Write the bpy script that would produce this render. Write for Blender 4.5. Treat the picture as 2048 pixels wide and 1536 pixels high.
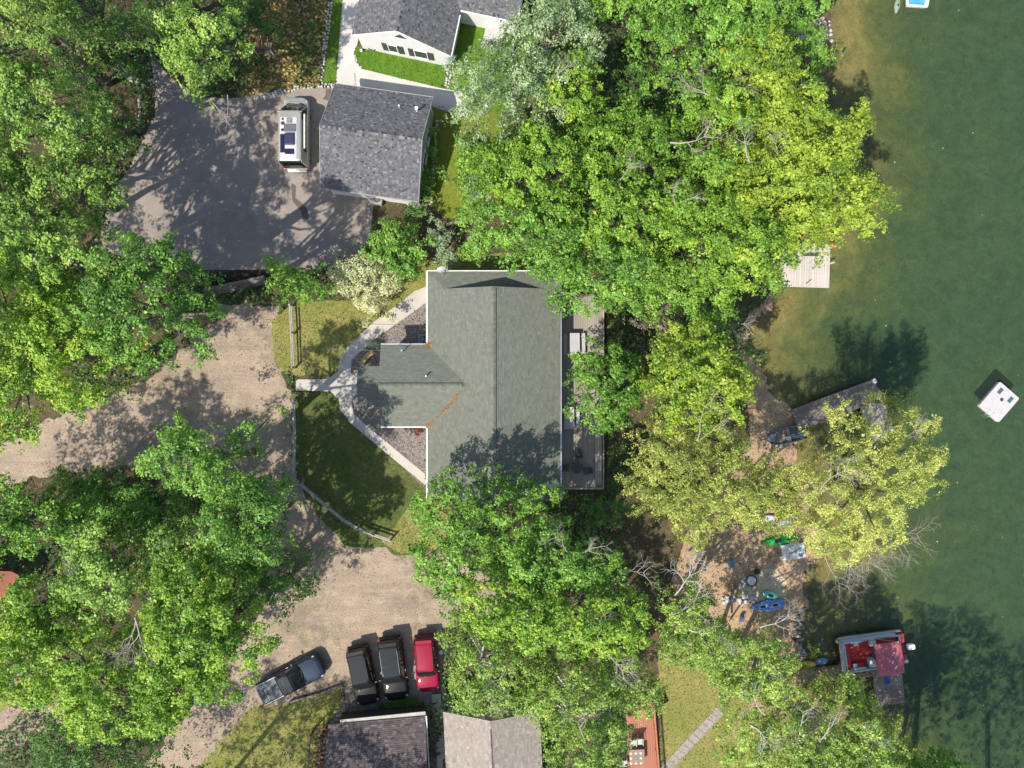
import bpy, math, random
import numpy as np
from mathutils import Vector, Matrix, noise
from mathutils.geometry import delaunay_2d_cdt
for _o in list(bpy.data.objects): bpy.data.objects.remove(_o)
SC = bpy.context.scene
COL = SC.collection
R = math.radians
random.seed(7)
rng = np.random.default_rng(11)
# ---------------------------------------------------------------- camera, sky, sun, exposure
CAM_H, FPX = 60.0, 1463.0
cam = bpy.data.cameras.new('camera'); camo = bpy.data.objects.new('camera', cam); COL.objects.link(camo)
camo.location = (0, 0, CAM_H); camo.rotation_euler = (0, 0, 0)
cam.sensor_width = 36; cam.lens = 36 * FPX / 2048; cam.clip_start = 0.5; cam.clip_end = 3000
SC.camera = camo
SUN_EL, SHX, SHY = R(54), 0.66, 0.75
world = bpy.data.worlds.new('World'); SC.world = world; world.use_nodes = True
wn = world.node_tree.nodes; wl = world.node_tree.links
sky = wn.new('ShaderNodeTexSky'); sky.sky_type = 'NISHITA'; sky.sun_disc = False
sky.sun_elevation = SUN_EL; sky.sun_rotation = math.atan2(-SHX, -SHY)
wn['Background'].inputs['Strength'].default_value = 0.15
wl.new(sky.outputs['Color'], wn['Background'].inputs['Color'])
sl = bpy.data.lights.new('sun', 'SUN'); sl.energy = 4.3; sl.angle = R(0.53); sl.color = (1.0, 0.94, 0.84)
so = bpy.data.objects.new('sun', sl); COL.objects.link(so)
so.rotation_euler = Vector((SHX * math.cos(SUN_EL), SHY * math.cos(SUN_EL), -math.sin(SUN_EL))).to_track_quat('-Z', 'Y').to_euler()
so.location = (-60, -70, 110)
vs = SC.view_settings; vs.view_transform = 'Standard'; vs.look = 'None'; vs.exposure = 0.6; vs.gamma = 1.0; vs.use_curve_mapping = False
SC.cycles.max_bounces = 6; SC.cycles.diffuse_bounces = 3; SC.cycles.glossy_bounces = 2
SC.cycles.transparent_max_bounces = 8; SC.cycles.transmission_bounces = 3
# ---------------------------------------------------------------- measuring: photo pixel -> point on the level z
def P(px, py, z=0.0):
    k = (CAM_H - z) / FPX
    return Vector(((px - 1024) * k, (768 - py) * k, z))
def P2(px, py, z=0.0):
    p = P(px, py, z); return (p.x, p.y)
# ---------------------------------------------------------------- tags
def tag(o, label=None, cat=None, group=None, kind=None):
    if label: o['label'] = label
    if cat: o['category'] = cat
    if group: o['group'] = group
    if kind: o['kind'] = kind
    return o
def thing(name, label, cat, loc=(0, 0, 0), rz=0.0, group=None):
    o = bpy.data.objects.new(name, None); COL.objects.link(o)
    o.location = loc; o.rotation_euler = (0, 0, rz); o.empty_display_size = 0.3
    return tag(o, label, cat, group)
def link(name, me, parent=None, loc=None, rot=None, scale=None):
    o = bpy.data.objects.new(name, me); COL.objects.link(o)
    if parent is not None: o.parent = parent
    if loc is not None: o.location = loc
    if rot is not None: o.rotation_euler = rot
    if scale is not None: o.scale = scale
    return o
def copy_tree(o, parent=None):
    c = o.copy(); COL.objects.link(c)
    if parent is not None: c.parent = parent
    for ch in KIDS.get(o.name, [x for x in COL.objects if x.parent == o]): copy_tree(ch, c)
    return c
KIDS = {}
# ---------------------------------------------------------------- materials
def newmat(name):
    m = bpy.data.materials.new(name); m.use_nodes = True
    nt = m.node_tree; return m, nt, nt.nodes, nt.links, nt.nodes['Principled BSDF']
def mixc(N, L, fac, a, b, blend='MIX'):
    n = N.new('ShaderNodeMix'); n.data_type = 'RGBA'; n.blend_type = blend
    def s(sock, v):
        if isinstance(v, (tuple, list)): sock.default_value = (v[0], v[1], v[2], 1)
        elif isinstance(v, (int, float)): sock.default_value = v
        else: L.new(v, sock)
    s(n.inputs[0], fac); s(n.inputs[6], a); s(n.inputs[7], b)
    return n.outputs[2]
def ramp(N, L, fac, pts):
    n = N.new('ShaderNodeValToRGB'); e = n.color_ramp.elements
    while len(e) < len(pts): e.new(0.5)
    for q, (p, c) in zip(e, pts):
        q.position = p; q.color = (c, c, c, 1) if isinstance(c, (int, float)) else (c[0], c[1], c[2], 1)
    if not isinstance(fac, float): L.new(fac, n.inputs[0])
    return n.outputs[0]
def noi(N, L, co, scale, detail=4, rough=0.6, dist=0.0):
    n = N.new('ShaderNodeTexNoise'); n.inputs['Scale'].default_value = scale
    n.inputs['Detail'].default_value = detail; n.inputs['Roughness'].default_value = rough
    n.inputs['Distortion'].default_value = dist
    if co is not None: L.new(co, n.inputs['Vector'])
    return n.outputs[0]
def bump(N, L, b, h, strength=0.4, dist=0.02):
    n = N.new('ShaderNodeBump'); n.inputs['Strength'].default_value = strength; n.inputs['Distance'].default_value = dist
    L.new(h, n.inputs['Height']); L.new(n.outputs[0], b.inputs['Normal'])
def coord(N, kind='world'):
    if kind == 'world': return N.new('ShaderNodeNewGeometry').outputs['Position']
    return N.new('ShaderNodeTexCoord').outputs['Object']
_M = {}
def M(name, c1, c2=None, rough=0.75, scale=3.0, space='obj', bmp=0.0, metal=0.0, coat=0.0, spec=0.5, var=0.12, fine=None, lo=0.35, hi=0.65):
    """two colours mixed by noise, a fine grain over it and a random value per object"""
    if name in _M: return _M[name]
    m, nt, N, L, b = newmat(name)
    if c2 is None: c2 = tuple(v * 0.8 for v in c1)
    co = coord(N, 'world' if space == 'world' else 'obj')
    f = ramp(N, L, noi(N, L, co, scale), [(lo, 0.0), (hi, 1.0)])
    c = mixc(N, L, f, c1, c2)
    fn = noi(N, L, co, fine or scale * 9, 3, 0.7)
    g = ramp(N, L, fn, [(0.3, 1 - var), (0.7, 1 + var * 0.6)])
    c = mixc(N, L, 1.0, c, g, 'MULTIPLY')
    oi = N.new('ShaderNodeObjectInfo').outputs['Random']
    c = mixc(N, L, 1.0, c, ramp(N, L, oi, [(0.0, 1 - var * .8), (1.0, 1.0)]), 'MULTIPLY')
    L.new(c, b.inputs['Base Color'])
    b.inputs['Roughness'].default_value = rough; b.inputs['Metallic'].default_value = metal
    b.inputs['Coat Weight'].default_value = coat; b.inputs['Coat Roughness'].default_value = 0.06
    b.inputs['Specular IOR Level'].default_value = spec
    if bmp: bump(N, L, b, fn, bmp, 0.02)
    _M[name] = m; return m
def tmat(name, pts, rough=0.6, trans=0.0, spec=0.4, bmp=0.0):
    """colour by the face attribute t (one value per leaf, shingle, stone)"""
    if name in _M: return _M[name]
    m, nt, N, L, b = newmat(name)
    a = N.new('ShaderNodeAttribute'); a.attribute_name = 't'
    c = ramp(N, L, a.outputs['Fac'], pts)
    L.new(c, b.inputs['Base Color']); b.inputs['Roughness'].default_value = rough
    b.inputs['Specular IOR Level'].default_value = spec
    if bmp:
        bump(N, L, b, noi(N, L, coord(N), 60, 2), bmp, 0.01)
    if trans:
        t = N.new('ShaderNodeBsdfTranslucent')
        hs = N.new('ShaderNodeHueSaturation'); hs.inputs['Saturation'].default_value = 1.15; hs.inputs['Value'].default_value = 1.25
        L.new(c, hs.inputs['Color']); L.new(hs.outputs[0], t.inputs['Color'])
        mx = N.new('ShaderNodeMixShader'); mx.inputs[0].default_value = trans
        L.new(b.outputs[0], mx.inputs[1]); L.new(t.outputs[0], mx.inputs[2])
        L.new(mx.outputs[0], N['Material Output'].inputs['Surface'])
    _M[name] = m; return m
def glassm(name, col=(0.02, 0.03, 0.03), rough=0.04):
    if name in _M: return _M[name]
    m, nt, N, L, b = newmat(name)
    b.inputs['Base Color'].default_value = (*col, 1); b.inputs['Roughness'].default_value = rough
    b.inputs['Specular IOR Level'].default_value = 0.5
    _M[name] = m; return m
# ---------------------------------------------------------------- mesh building
class MB:
    def __init__(s): s.v = []; s.f = []; s.t = []
    def add(s, vs, fs, t=None):
        n = len(s.v); s.v.extend([tuple(v) for v in vs])
        for f in fs:
            s.f.append([i + n for i in f]); s.t.append(random.random() if t is None else t)
        return s
    def box(s, c, d, rz=0.0, t=None, taper=1.0, M4=None):
        x, y, z = d[0] / 2, d[1] / 2, d[2] / 2
        vs = [(-x, -y, -z), (x, -y, -z), (x, y, -z), (-x, y, -z), (-x * taper, -y * taper, z), (x * taper, -y * taper, z), (x * taper, y * taper, z), (-x * taper, y * taper, z)]
        ca, sa = math.cos(rz), math.sin(rz)
        vs = [(c[0] + a * ca - b * sa, c[1] + a * sa + b * ca, c[2] + e) for a, b, e in vs]
        if M4 is not None: vs = [tuple(M4 @ Vector(v)) for v in vs]
        return s.add(vs, [(0, 3, 2, 1), (4, 5, 6, 7), (0, 1, 5, 4), (1, 2, 6, 5), (2, 3, 7, 6), (3, 0, 4, 7)], t)
    def beam(s, a, b, w, h, t=None):
        a, b = Vector(a), Vector(b); d = (b - a); l = d.length; d.normalize()
        up = Vector((0, 0, 1)) if abs(d.z) < 0.95 else Vector((1, 0, 0))
        sd = d.cross(up).normalized(); u = sd.cross(d).normalized()
        vs = []
        for p in (a, b):
            for i, j in ((-1, -1), (1, -1), (1, 1), (-1, 1)): vs.append(p + sd * (i * w / 2) + u * (j * h / 2))
        return s.add(vs, [(0, 3, 2, 1), (4, 5, 6, 7), (0, 1, 5, 4), (1, 2, 6, 5), (2, 3, 7, 6), (3, 0, 4, 7)], t)
    def tube(s, pts, r, n=6, t=None, cap=True):
        pts = [Vector(p) for p in pts]
        if not isinstance(r, (list, tuple)): r = [r] * len(pts)
        vs = []; fs = []
        for i, p in enumerate(pts):
            d = (pts[min(i + 1, len(pts) - 1)] - pts[max(i - 1, 0)])
            if d.length < 1e-6: d = Vector((0, 0, 1))
            d.normalize(); up = Vector((0, 0, 1)) if abs(d.z) < 0.9 else Vector((1, 0, 0))
            a = d.cross(up).normalized(); b = d.cross(a).normalized()
            for k in range(n):
                w = 2 * math.pi * k / n; vs.append(p + (a * math.cos(w) + b * math.sin(w)) * r[i])
        for i in range(len(pts) - 1):
            for k in range(n): fs.append((i * n + k, i * n + (k + 1) % n, (i + 1) * n + (k + 1) % n, (i + 1) * n + k))
        if cap: fs.append(tuple(range(n))[::-1]); fs.append(tuple((len(pts) - 1) * n + k for k in range(n)))
        return s.add(vs, fs, t)
    def prism(s, poly, z0, z1, t=None):
        n = len(poly); vs = [(x, y, z0) for x, y in poly] + [(x, y, z1) for x, y in poly]
        a = sum(poly[i][0] * poly[(i + 1) % n][1] - poly[(i + 1) % n][0] * poly[i][1] for i in range(n))
        fs = [tuple(range(n))[::-1], tuple(range(n, 2 * n))] + [(i, (i + 1) % n, n + (i + 1) % n, n + i) for i in range(n)]
        if a < 0: fs = [f[::-1] for f in fs]
        return s.add(vs, fs, t)
    def cyl(s, c, r, h, n=12, r2=None, t=None):
        r2 = r if r2 is None else r2
        vs = [(c[0] + r * math.cos(2 * math.pi * k / n), c[1] + r * math.sin(2 * math.pi * k / n), c[2]) for k in range(n)]
        vs += [(c[0] + r2 * math.cos(2 * math.pi * k / n), c[1] + r2 * math.sin(2 * math.pi * k / n), c[2] + h) for k in range(n)]
        return s.add(vs, [tuple(range(n))[::-1], tuple(range(n, 2 * n))] + [(k, (k + 1) % n, n + (k + 1) % n, n + k) for k in range(n)], t)
    def loft(s, rings, cap=True, closed=True, t=None):
        n = len(rings[0]); vs = [p for r in rings for p in r]; fs = []
        for i in range(len(rings) - 1):
            for k in range(n if closed else n - 1):
                fs.append((i * n + k, i * n + (k + 1) % n, (i + 1) * n + (k + 1) % n, (i + 1) * n + k))
        if cap: fs.append(tuple(range(n))[::-1]); fs.append(tuple((len(rings) - 1) * n + k for k in range(n)))
        return s.add(vs, fs, t)
    def build(s, name, mat, parent=None, smooth=False, bevel=0.0, kind=None, loc=None, rot=None, sub=0):
        me = bpy.data.meshes.new(name); me.from_pydata(s.v, [], s.f)
        at = me.attributes.new('t', 'FLOAT', 'FACE'); at.data.foreach_set('value', s.t)
        for mm in (mat if isinstance(mat, (list, tuple)) else [mat]): me.materials.append(mm)
        if smooth: me.polygons.foreach_set('use_smooth', [True] * len(me.polygons))
        me.update()
        o = link(name, me, parent, loc, rot)
        if bevel:
            b = o.modifiers.new('bevel', 'BEVEL'); b.width = bevel; b.segments = 2; b.limit_method = 'ANGLE'
        if sub:
            q = o.modifiers.new('sub', 'SUBSURF'); q.levels = sub; q.render_levels = sub
        if kind: o['kind'] = kind
        return o
def np_mesh(name, verts, nper, tvals, mat, parent=None, kind=None):
    """many separate faces of nper corners each"""
    nf = len(verts) // nper
    me = bpy.data.meshes.new(name)
    me.vertices.add(nf * nper); me.vertices.foreach_set('co', np.ascontiguousarray(verts, dtype=np.float32).ravel())
    me.loops.add(nf * nper); me.loops.foreach_set('vertex_index', np.arange(nf * nper, dtype=np.int32))
    me.polygons.add(nf); me.polygons.foreach_set('loop_start', np.arange(0, nf * nper, nper, dtype=np.int32))
    me.update(calc_edges=True)
    at = me.attributes.new('t', 'FLOAT', 'FACE'); at.data.foreach_set('value', np.asarray(tvals, dtype=np.float32))
    me.materials.append(mat)
    o = link(name, me, parent)
    if kind: o['kind'] = kind
    return o
_UC = {}
def blk(name, mat, c, d, rz=0.0, parent=None, rot=None):
    """one plank, stone or board: shares one box mesh per material"""
    me = _UC.get(mat.name)
    if me is None:
        b = MB().box((0, 0, 0), (1, 1, 1)); me = bpy.data.meshes.new(name); me.from_pydata(b.v, [], b.f)
        me.materials.append(mat); _UC[mat.name] = me
    return link(name, me, parent, c, rot if rot else (0, 0, rz), d)
_ST = {}
def stone(name, mat, c, d, rz, parent=None, k=0):
    key = (mat.name, k % 3); me = _ST.get(key)
    if me is None:
        rr = random.Random(k + 3); b = MB(); rings = []
        for z, q in ((-.5, .7), (-.1, 1.0), (.3, .85), (.5, .45)):
            rings.append([(0.5 * q * math.cos(w * math.pi / 3.5) * rr.uniform(.8, 1.1), .5 * q * math.sin(w * math.pi / 3.5) * rr.uniform(.8, 1.1), z) for w in range(7)])
        b.loft(rings); me = bpy.data.meshes.new(name); me.from_pydata(b.v, [], b.f); me.materials.append(mat)
        me.polygons.foreach_set('use_smooth', [True] * len(me.polygons)); _ST[key] = me
    return link(name, me, parent, c, (0, 0, rz), d)
# ---------------------------------------------------------------- shoreline and land form
SHORE = [(1690, -700), (1670, -100), (1655, 0), (1662, 70), (1650, 120), (1640, 160), (1635, 250), (1640, 400), (1600, 480), (1570, 560), (1545, 600),
         (1510, 640), (1505, 700), (1530, 760), (1592, 822), (1598, 890), (1610, 950), (1640, 1050), (1640, 1120), (1610, 1180), (1604, 1240),
         (1604, 1300), (1612, 1360), (1640, 1430), (1690, 1500), (1720, 1600), (1740, 2200)]
_sy = np.array([P(a, b).y for a, b in SHORE])[::-1]; _sx = np.array([P(a, b).x for a, b in SHORE])[::-1]
WATER_Z = -0.5
def shore_x(y):
    y = np.asarray(y, dtype=float)
    return np.interp(y, _sy, _sx) + 0.35 * np.sin(y * 1.3) + 0.18 * np.sin(y * 3.1 + 1)
_D = np.array([-1e4, -5.0, -1.5, 0.0, 1.5, 4.0, 9.0, 14.0, 1e4]); _Z = np.array([0, 0, -0.28, -0.5, -0.66, -0.95, -1.7, -2.2, -2.2])
def gz(x, y): return np.interp(np.asarray(x, dtype=float) - shore_x(y), _D, _Z)
def inpoly(x, y, poly):
    x = np.asarray(x); y = np.asarray(y); ins = np.zeros(x.shape, bool); n = len(poly)
    for i in range(n):
        x1, y1 = poly[i]; x2, y2 = poly[(i + 1) % n]
        if y1 == y2: continue
        c = ((y1 > y) != (y2 > y)) & (x < (x2 - x1) * (y - y1) / (y2 - y1) + x1); ins ^= c
    return ins
def world_poly(pp, z=0.0): return [P2(a, b, z) for a, b in pp]
def jag_poly(poly, amp, step=0.3, seed=0):
    out = []; n = len(poly)
    for i in range(n):
        a = Vector(poly[i]); b = Vector(poly[(i + 1) % n]); k = max(1, int((b - a).length / step)); d = (b - a).normalized(); nn = Vector((-d.y, d.x))
        for j in range(k):
            p = a.lerp(b, j / k)
            q = noise.noise(Vector((p.x * 0.8, p.y * 0.8, seed))) * 1.2 + noise.noise(Vector((p.x * 3.1, p.y * 3.1, seed + 9))) * 0.6
            q += random.uniform(-.25, .25)
            out.append(tuple(p + nn * q * amp))
    return out
def patch(name, pp, mat, lvl, jag=0.1, grid=None, world=False, top=None, step=0.3, kind='structure'):
    poly = pp if world else world_poly(pp)
    if jag: poly = jag_poly(poly, jag, step, lvl)
    vs = [Vector(p) for p in poly]; n = len(vs); ed = [(i, (i + 1) % n) for i in range(n)]
    if grid:
        xs = [p[0] for p in poly]; ys = [p[1] for p in poly]
        gx, gy = np.meshgrid(np.arange(min(xs), max(xs), grid), np.arange(min(ys), max(ys), grid))
        gx = gx.ravel() + 0.01; gy = gy.ravel() + 0.013; k = inpoly(gx, gy, poly)
        vs += [Vector((a, b)) for a, b in zip(gx[k], gy[k])]
    ov, oe, of, *_ = delaunay_2d_cdt(vs, ed, [], 0, 1e-5)
    cxy = np.array([[sum(ov[i].x for i in f) / len(f), sum(ov[i].y for i in f) / len(f)] for f in of]); ins = inpoly(cxy[:, 0], cxy[:, 1], poly)
    of = [f for f, k in zip(of, ins) if k]
    if grid: of = [f for f in of if np.mean([ov[i].x for i in f]) - shore_x(np.mean([ov[i].y for i in f])) < 0.0]
    zz = gz([v.x for v in ov], [v.y for v in ov])
    off = 0.004 * lvl if top is None else top
    me = bpy.data.meshes.new(name); me.from_pydata([(v.x, v.y, float(z) + off) for v, z in zip(ov, zz)], [], of)
    me.materials.append(mat); me.update()
    if len(me.polygons) and me.polygons[0].normal.z < 0: me.flip_normals()
    o = link(name, me)
    if kind: o['kind'] = kind
    return o, poly
def scatter_in(poly, per_m2, rg=rng):
    xs = np.array([p[0] for p in poly]); ys = np.array([p[1] for p in poly])
    n = int((xs.max() - xs.min()) * (ys.max() - ys.min()) * per_m2)
    x = rg.uniform(xs.min(), xs.max(), n); y = rg.uniform(ys.min(), ys.max(), n); k = inpoly(x, y, poly)
    return x[k], y[k]
def blades(name, x, y, z, size, mat, up=0.55, parent=None, label=None, cat=None, tfun=None, lift=0.3, rg=rng):
    """many small leaf-shaped faces lying or standing on the ground"""
    n = len(x); z = np.broadcast_to(z, (n,)); s = size * rg.uniform(0.6, 1.4, n)
    nr = rg.normal(0, 1, (n, 3)); nr[:, 2] = np.abs(nr[:, 2]) + up * 3; nr /= np.linalg.norm(nr, axis=1)[:, None]
    tg = rg.normal(0, 1, (n, 3)); tg -= nr * (tg * nr).sum(1)[:, None]; tg /= np.linalg.norm(tg, axis=1)[:, None]
    bt = np.cross(nr, tg); c = np.stack([x, y, z + s * lift], 1)
    V = np.empty((n, 4, 3)); h = s[:, None]
    V[:, 0] = c - tg * h * .5; V[:, 1] = c + bt * h * .3; V[:, 2] = c + tg * h * .5; V[:, 3] = c - bt * h * .3
    t = rg.uniform(0, 1, n) if tfun is None else tfun(x, y, rg.uniform(0, 1, n))
    o = np_mesh(name, V.reshape(-1, 3), 4, t, mat, parent, 'stuff')
    return tag(o, label, cat)
# ================================================================ materials of the setting
def ground_mat(name, cols, sc=(0.25, 1.6, 14), bmp=0.5, rough=0.95, pebble=0.0, pebcol=(0.5, 0.45, 0.4), ruts=None):
    m, nt, N, L, b = newmat(name); co = coord(N)
    c = mixc(N, L, ramp(N, L, noi(N, L, co, sc[0], 5, .6, .4), [(.38, 0.), (.62, 1.)]), cols[0], cols[1])
    c = mixc(N, L, ramp(N, L, noi(N, L, co, sc[1], 5, .7, .3), [(.45, 0.), (.68, 1.)]), c, cols[2])
    fine = noi(N, L, co, sc[2], 3, .75)
    if ruts is not None:
        mp = N.new('ShaderNodeMapping'); mp.inputs['Rotation'].default_value = (0, 0, R(ruts)); mp.inputs['Scale'].default_value = (.10, 1.3, 1); L.new(co, mp.inputs[0])
        c = mixc(N, L, 1.0, c, ramp(N, L, noi(N, L, mp.outputs[0], 1.6, 5, .7, .5), [(.33, .86), (.5, 1.0), (.68, 1.08)]), 'MULTIPLY')
        c = mixc(N, L, ramp(N, L, noi(N, L, co, .33, 6, .75, .8), [(.56, 0.), (.66, .55)]), c, (.17, .15, .07))
    c = mixc(N, L, 1.0, c, ramp(N, L, fine, [(.3, .62), (.5, .98), (.72, 1.35)]), 'MULTIPLY')
    h = fine
    if pebble:
        v = N.new('ShaderNodeTexVoronoi'); v.inputs['Scale'].default_value = pebble; L.new(co, v.inputs['Vector'])
        g = N.new('ShaderNodeSeparateColor'); L.new(v.outputs['Color'], g.inputs[0])
        c = mixc(N, L, ramp(N, L, g.outputs[0], [(.35, 0.), (.8, .8)]), c, pebcol)
        c = mixc(N, L, 1.0, c, ramp(N, L, v.outputs['Distance'], [(.0, 1.1), (.6, .55)]), 'MULTIPLY')
        h = ramp(N, L, v.outputs['Distance'], [(0., 1.), (.6, 0.)])
    L.new(c, b.inputs['Base Color']); b.inputs['Roughness'].default_value = rough; b.inputs['Specular IOR Level'].default_value = .2
    bump(N, L, b, h, bmp, 0.05); return m
MG = {
    'floor': ground_mat('forest_floor', [(.06, .05, .03), (.12, .08, .05), (.045, .07, .02)], (.3, 1.8, 11), .8),
    'dirt': ground_mat('packed_dirt', [(.33, .25, .19), (.23, .18, .138), (.37, .29, .205)], (.16, .9, 9), .45, ruts=-18),
    'asphalt': ground_mat('asphalt_weathered', [(.27, .225, .195), (.22, .19, .175), (.29, .245, .205)], (.12, .8, 30), .25),
    'lawn': ground_mat('dry_lawn', [(.21, .21, .055), (.30, .25, .095), (.15, .19, .04)], (.35, 2.2, 22), .8),
    'turf': ground_mat('green_lawn', [(.085, .18, .016), (.12, .21, .022), (.065, .14, .014)], (.4, 2.5, 30), .6),
    'olive': ground_mat('olive_lawn', [(.15, .18, .022), (.18, .2, .03), (.12, .155, .02)], (.4, 2.5, 30), .5),
    'dry': ground_mat('dry_grass', [(.30, .235, .09), (.24, .21, .07), (.17, .19, .05)], (.4, 2., 18), .8),
    'sand': ground_mat('beach_sand', [(.42, .30, .19), (.35, .24, .15), (.27, .17, .10)], (.35, 1.8, 12), .5),
    'pale_sand': ground_mat('pale_sand', [(.50, .43, .31), (.45, .37, .26), (.40, .31, .2)], (.5, 2, 16), .4),
    'gravel': ground_mat('grey_gravel', [(.24, .21, .19), (.30, .26, .23), (.2, .18, .16)], (.5, 2, 20), .9, pebble=9, pebcol=(.42, .37, .34)),
    'soil': ground_mat('dark_soil', [(.035, .025, .02), (.06, .04, .03), (.03, .03, .02)], (.5, 2, 12), .8),
}
def concrete(name, c1, c2, agg=0.0):
    m, nt, N, L, b = newmat(name); co = coord(N)
    c = mixc(N, L, ramp(N, L, noi(N, L, co, .5, 5), [(.35, 0.), (.65, 1.)]), c1, c2)
    c = mixc(N, L, 1.0, c, ramp(N, L, noi(N, L, co, 22, 4, .8), [(.3, 1 - .25 - agg), (.7, 1.12)]), 'MULTIPLY')
    L.new(c, b.inputs['Base Color']); b.inputs['Roughness'].default_value = .9; return m
MG['concrete'] = concrete('pale_concrete', (.56, .53, .49), (.49, .46, .42))
MG['stain'] = ground_mat('asphalt_stain', [(.10, .085, .075), (.13, .11, .10), (.09, .08, .075)], (.4, 2, 30), .2)
MG['lawn2'] = ground_mat('shady_lawn', [(.085, .12, .03), (.13, .14, .05), (.06, .09, .02)], (.35, 2.2, 22), .8)  # greener, less dry lawn with some of its shade put into the colour
MG['path'] = concrete('aggregate_concrete', (.53, .48, .42), (.46, .42, .37), .15)
# ground and lake bed: one grid that follows the shoreline
ys = np.unique(np.concatenate([np.arange(-36, 36.01, .5), np.linspace(-600, -36, 30), np.linspace(36, 600, 30)]))
def strip(name, ds, mat):
    X = []; 
    for d in ds: X.append(np.stack([shore_x(ys) + d, ys, gz(shore_x(ys) + d, ys)], 1))
    X = np.stack(X, 1); a, b_, _ = X.shape
    X[:, :, 2] += np.where((np.abs(X[:, :, 2]) < 1e-9), 0, 0)
    idx = np.arange(a * b_).reshape(a, b_)
    f = np.stack([idx[:-1, :-1], idx[:-1, 1:], idx[1:, 1:], idx[1:, :-1]], -1).reshape(-1, 4)
    me = bpy.data.meshes.new(name); me.from_pydata(X.reshape(-1, 3).tolist(), [], f.tolist()); me.materials.append(mat); me.update()
    o = link(name, me); o['kind'] = 'structure'; return o
strip('ground', [-600, -300, -150, -90, -70, -50, -40, -30, -20, -12, -8, -5, -4, -3, -2, -1.5, -1, -.5, 0], MG['floor'])
def bed_mat():
    m, nt, N, L, b = newmat('lake_bed'); co = coord(N)
    a = N.new('ShaderNodeAttribute'); a.attribute_name = 'off'
    n1 = noi(N, L, co, .22, 5, .65, .5)
    ad = N.new('ShaderNodeMath'); ad.operation = 'MULTIPLY_ADD'; L.new(n1, ad.inputs[0]); ad.inputs[1].default_value = .55; L.new(a.outputs['Fac'], ad.inputs[2])
    c = ramp(N, L, ad.outputs[0], [(.14, (.42, .27, .12)), (.28, (.34, .245, .09)), (.39, (.20, .175, .055)), (.50, (.11, .125, .042)), (.64, (.070, .102, .043)), (.85, (.056, .090, .046))])
    n2 = noi(N, L, co, 1.1, 6, .7, .6)
    c = mixc(N, L, 1.0, c, ramp(N, L, n2, [(.3, .68), (.5, .97), (.7, 1.28)]), 'MULTIPLY')
    n3 = noi(N, L, co, 7, 4, .85)
    c = mixc(N, L, 1.0, c, ramp(N, L, n3, [(.3, .62), (.7, 1.35)]), 'MULTIPLY')
    L.new(c, b.inputs['Base Color']); b.inputs['Roughness'].default_value = 1; b.inputs['Specular IOR Level'].default_value = 0
    return m
BD = [0, .5, 1, 1.5, 2, 3, 4, 5, 6, 7, 8, 9, 10, 11, 12, 13, 14, 16, 18, 20, 24, 30, 60, 120, 300, 700]
bed = strip('lake_bed', BD, bed_mat())
at = bed.data.attributes.new('off', 'FLOAT', 'POINT')
offv = np.interp(BD, [0, 2, 4, 8, 13, 20, 700], [0, .03, .10, .25, .41, .55, .64]); at.data.foreach_set('value', np.tile(offv, len(ys)).astype(np.float32))
def water_mat():
    m, nt, N, L, b = newmat('lake_water'); N.remove(b); co = coord(N)
    tr = N.new('ShaderNodeBsdfTransparent'); tr.inputs[0].default_value = (.88, .95, .88, 1)
    df = N.new('ShaderNodeBsdfDiffuse'); df.inputs[0].default_value = (.055, .088, .055, 1)
    m1 = N.new('ShaderNodeMixShader'); m1.inputs[0].default_value = .22; L.new(tr.outputs[0], m1.inputs[1]); L.new(df.outputs[0], m1.inputs[2])
    gl = N.new('ShaderNodeBsdfGlossy'); gl.inputs['Roughness'].default_value = .06
    fr = N.new('ShaderNodeFresnel'); fr.inputs[0].default_value = 1.33
    bp = N.new('ShaderNodeBump'); bp.inputs['Strength'].default_value = .35; bp.inputs['Distance'].default_value = .05
    mp = N.new('ShaderNodeMapping'); mp.inputs['Scale'].default_value = (1, 1.6, 1); mp.inputs['Rotation'].default_value = (0, 0, .5); L.new(co, mp.inputs[0])
    L.new(noi(N, L, mp.outputs[0], 3.2, 6, .65, .3), bp.inputs['Height'])
    L.new(bp.outputs[0], gl.inputs['Normal']); L.new(bp.outputs[0], fr.inputs['Normal'])
    m2 = N.new('ShaderNodeMixShader'); L.new(fr.outputs[0], m2.inputs[0]); L.new(m1.outputs[0], m2.inputs[1]); L.new(gl.outputs[0], m2.inputs[2])
    L.new(m2.outputs[0], N['Material Output'].inputs['Surface']); return m
wv = []; wf = []
for i, y in enumerate(ys): wv += [(float(shore_x(y)) - .6, y, WATER_Z), (700, y, WATER_Z)]
for i in range(len(ys) - 1): wf.append((2 * i, 2 * i + 1, 2 * i + 3, 2 * i + 2))
me = bpy.data.meshes.new('lake'); me.from_pydata(wv, [], wf); me.materials.append(water_mat()); link('lake', me)['kind'] = 'structure'
# sheets
ROAD = [(-500, 1060), (-200, 960), (60, 860), (300, 760), (400, 660), (440, 610), (560, 612), (548, 700), (585, 780), (590, 940), (612, 1000), (700, 1076), (790, 1092),
        (870, 1104), (1000, 1160), (985, 1225), (885, 1262), (888, 1395), (690, 1412), (684, 1372), (560, 1412), (480, 1445), (400, 1536), (300, 1700), (160, 1700),
        (330, 1480), (470, 1300), (530, 1200), (540, 1090), (540, 1010), (420, 960), (200, 930), (60, 960), (-200, 1060), (-500, 1180)]
patch('dirt_road', ROAD, MG['dirt'], 1, .45)
patch('dirt_road', [(-300, 1440), (-60, 1440), (60, 1405), (130, 1385), (180, 1420), (90, 1470), (0, 1500), (-300, 1530)], MG['dirt'], 1, .3)
patch('dry_verge', [(-300, 1330), (0, 1350), (90, 1370), (140, 1385), (60, 1404), (-60, 1440), (-300, 1440)], MG['dry'], 2, .25)
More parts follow.
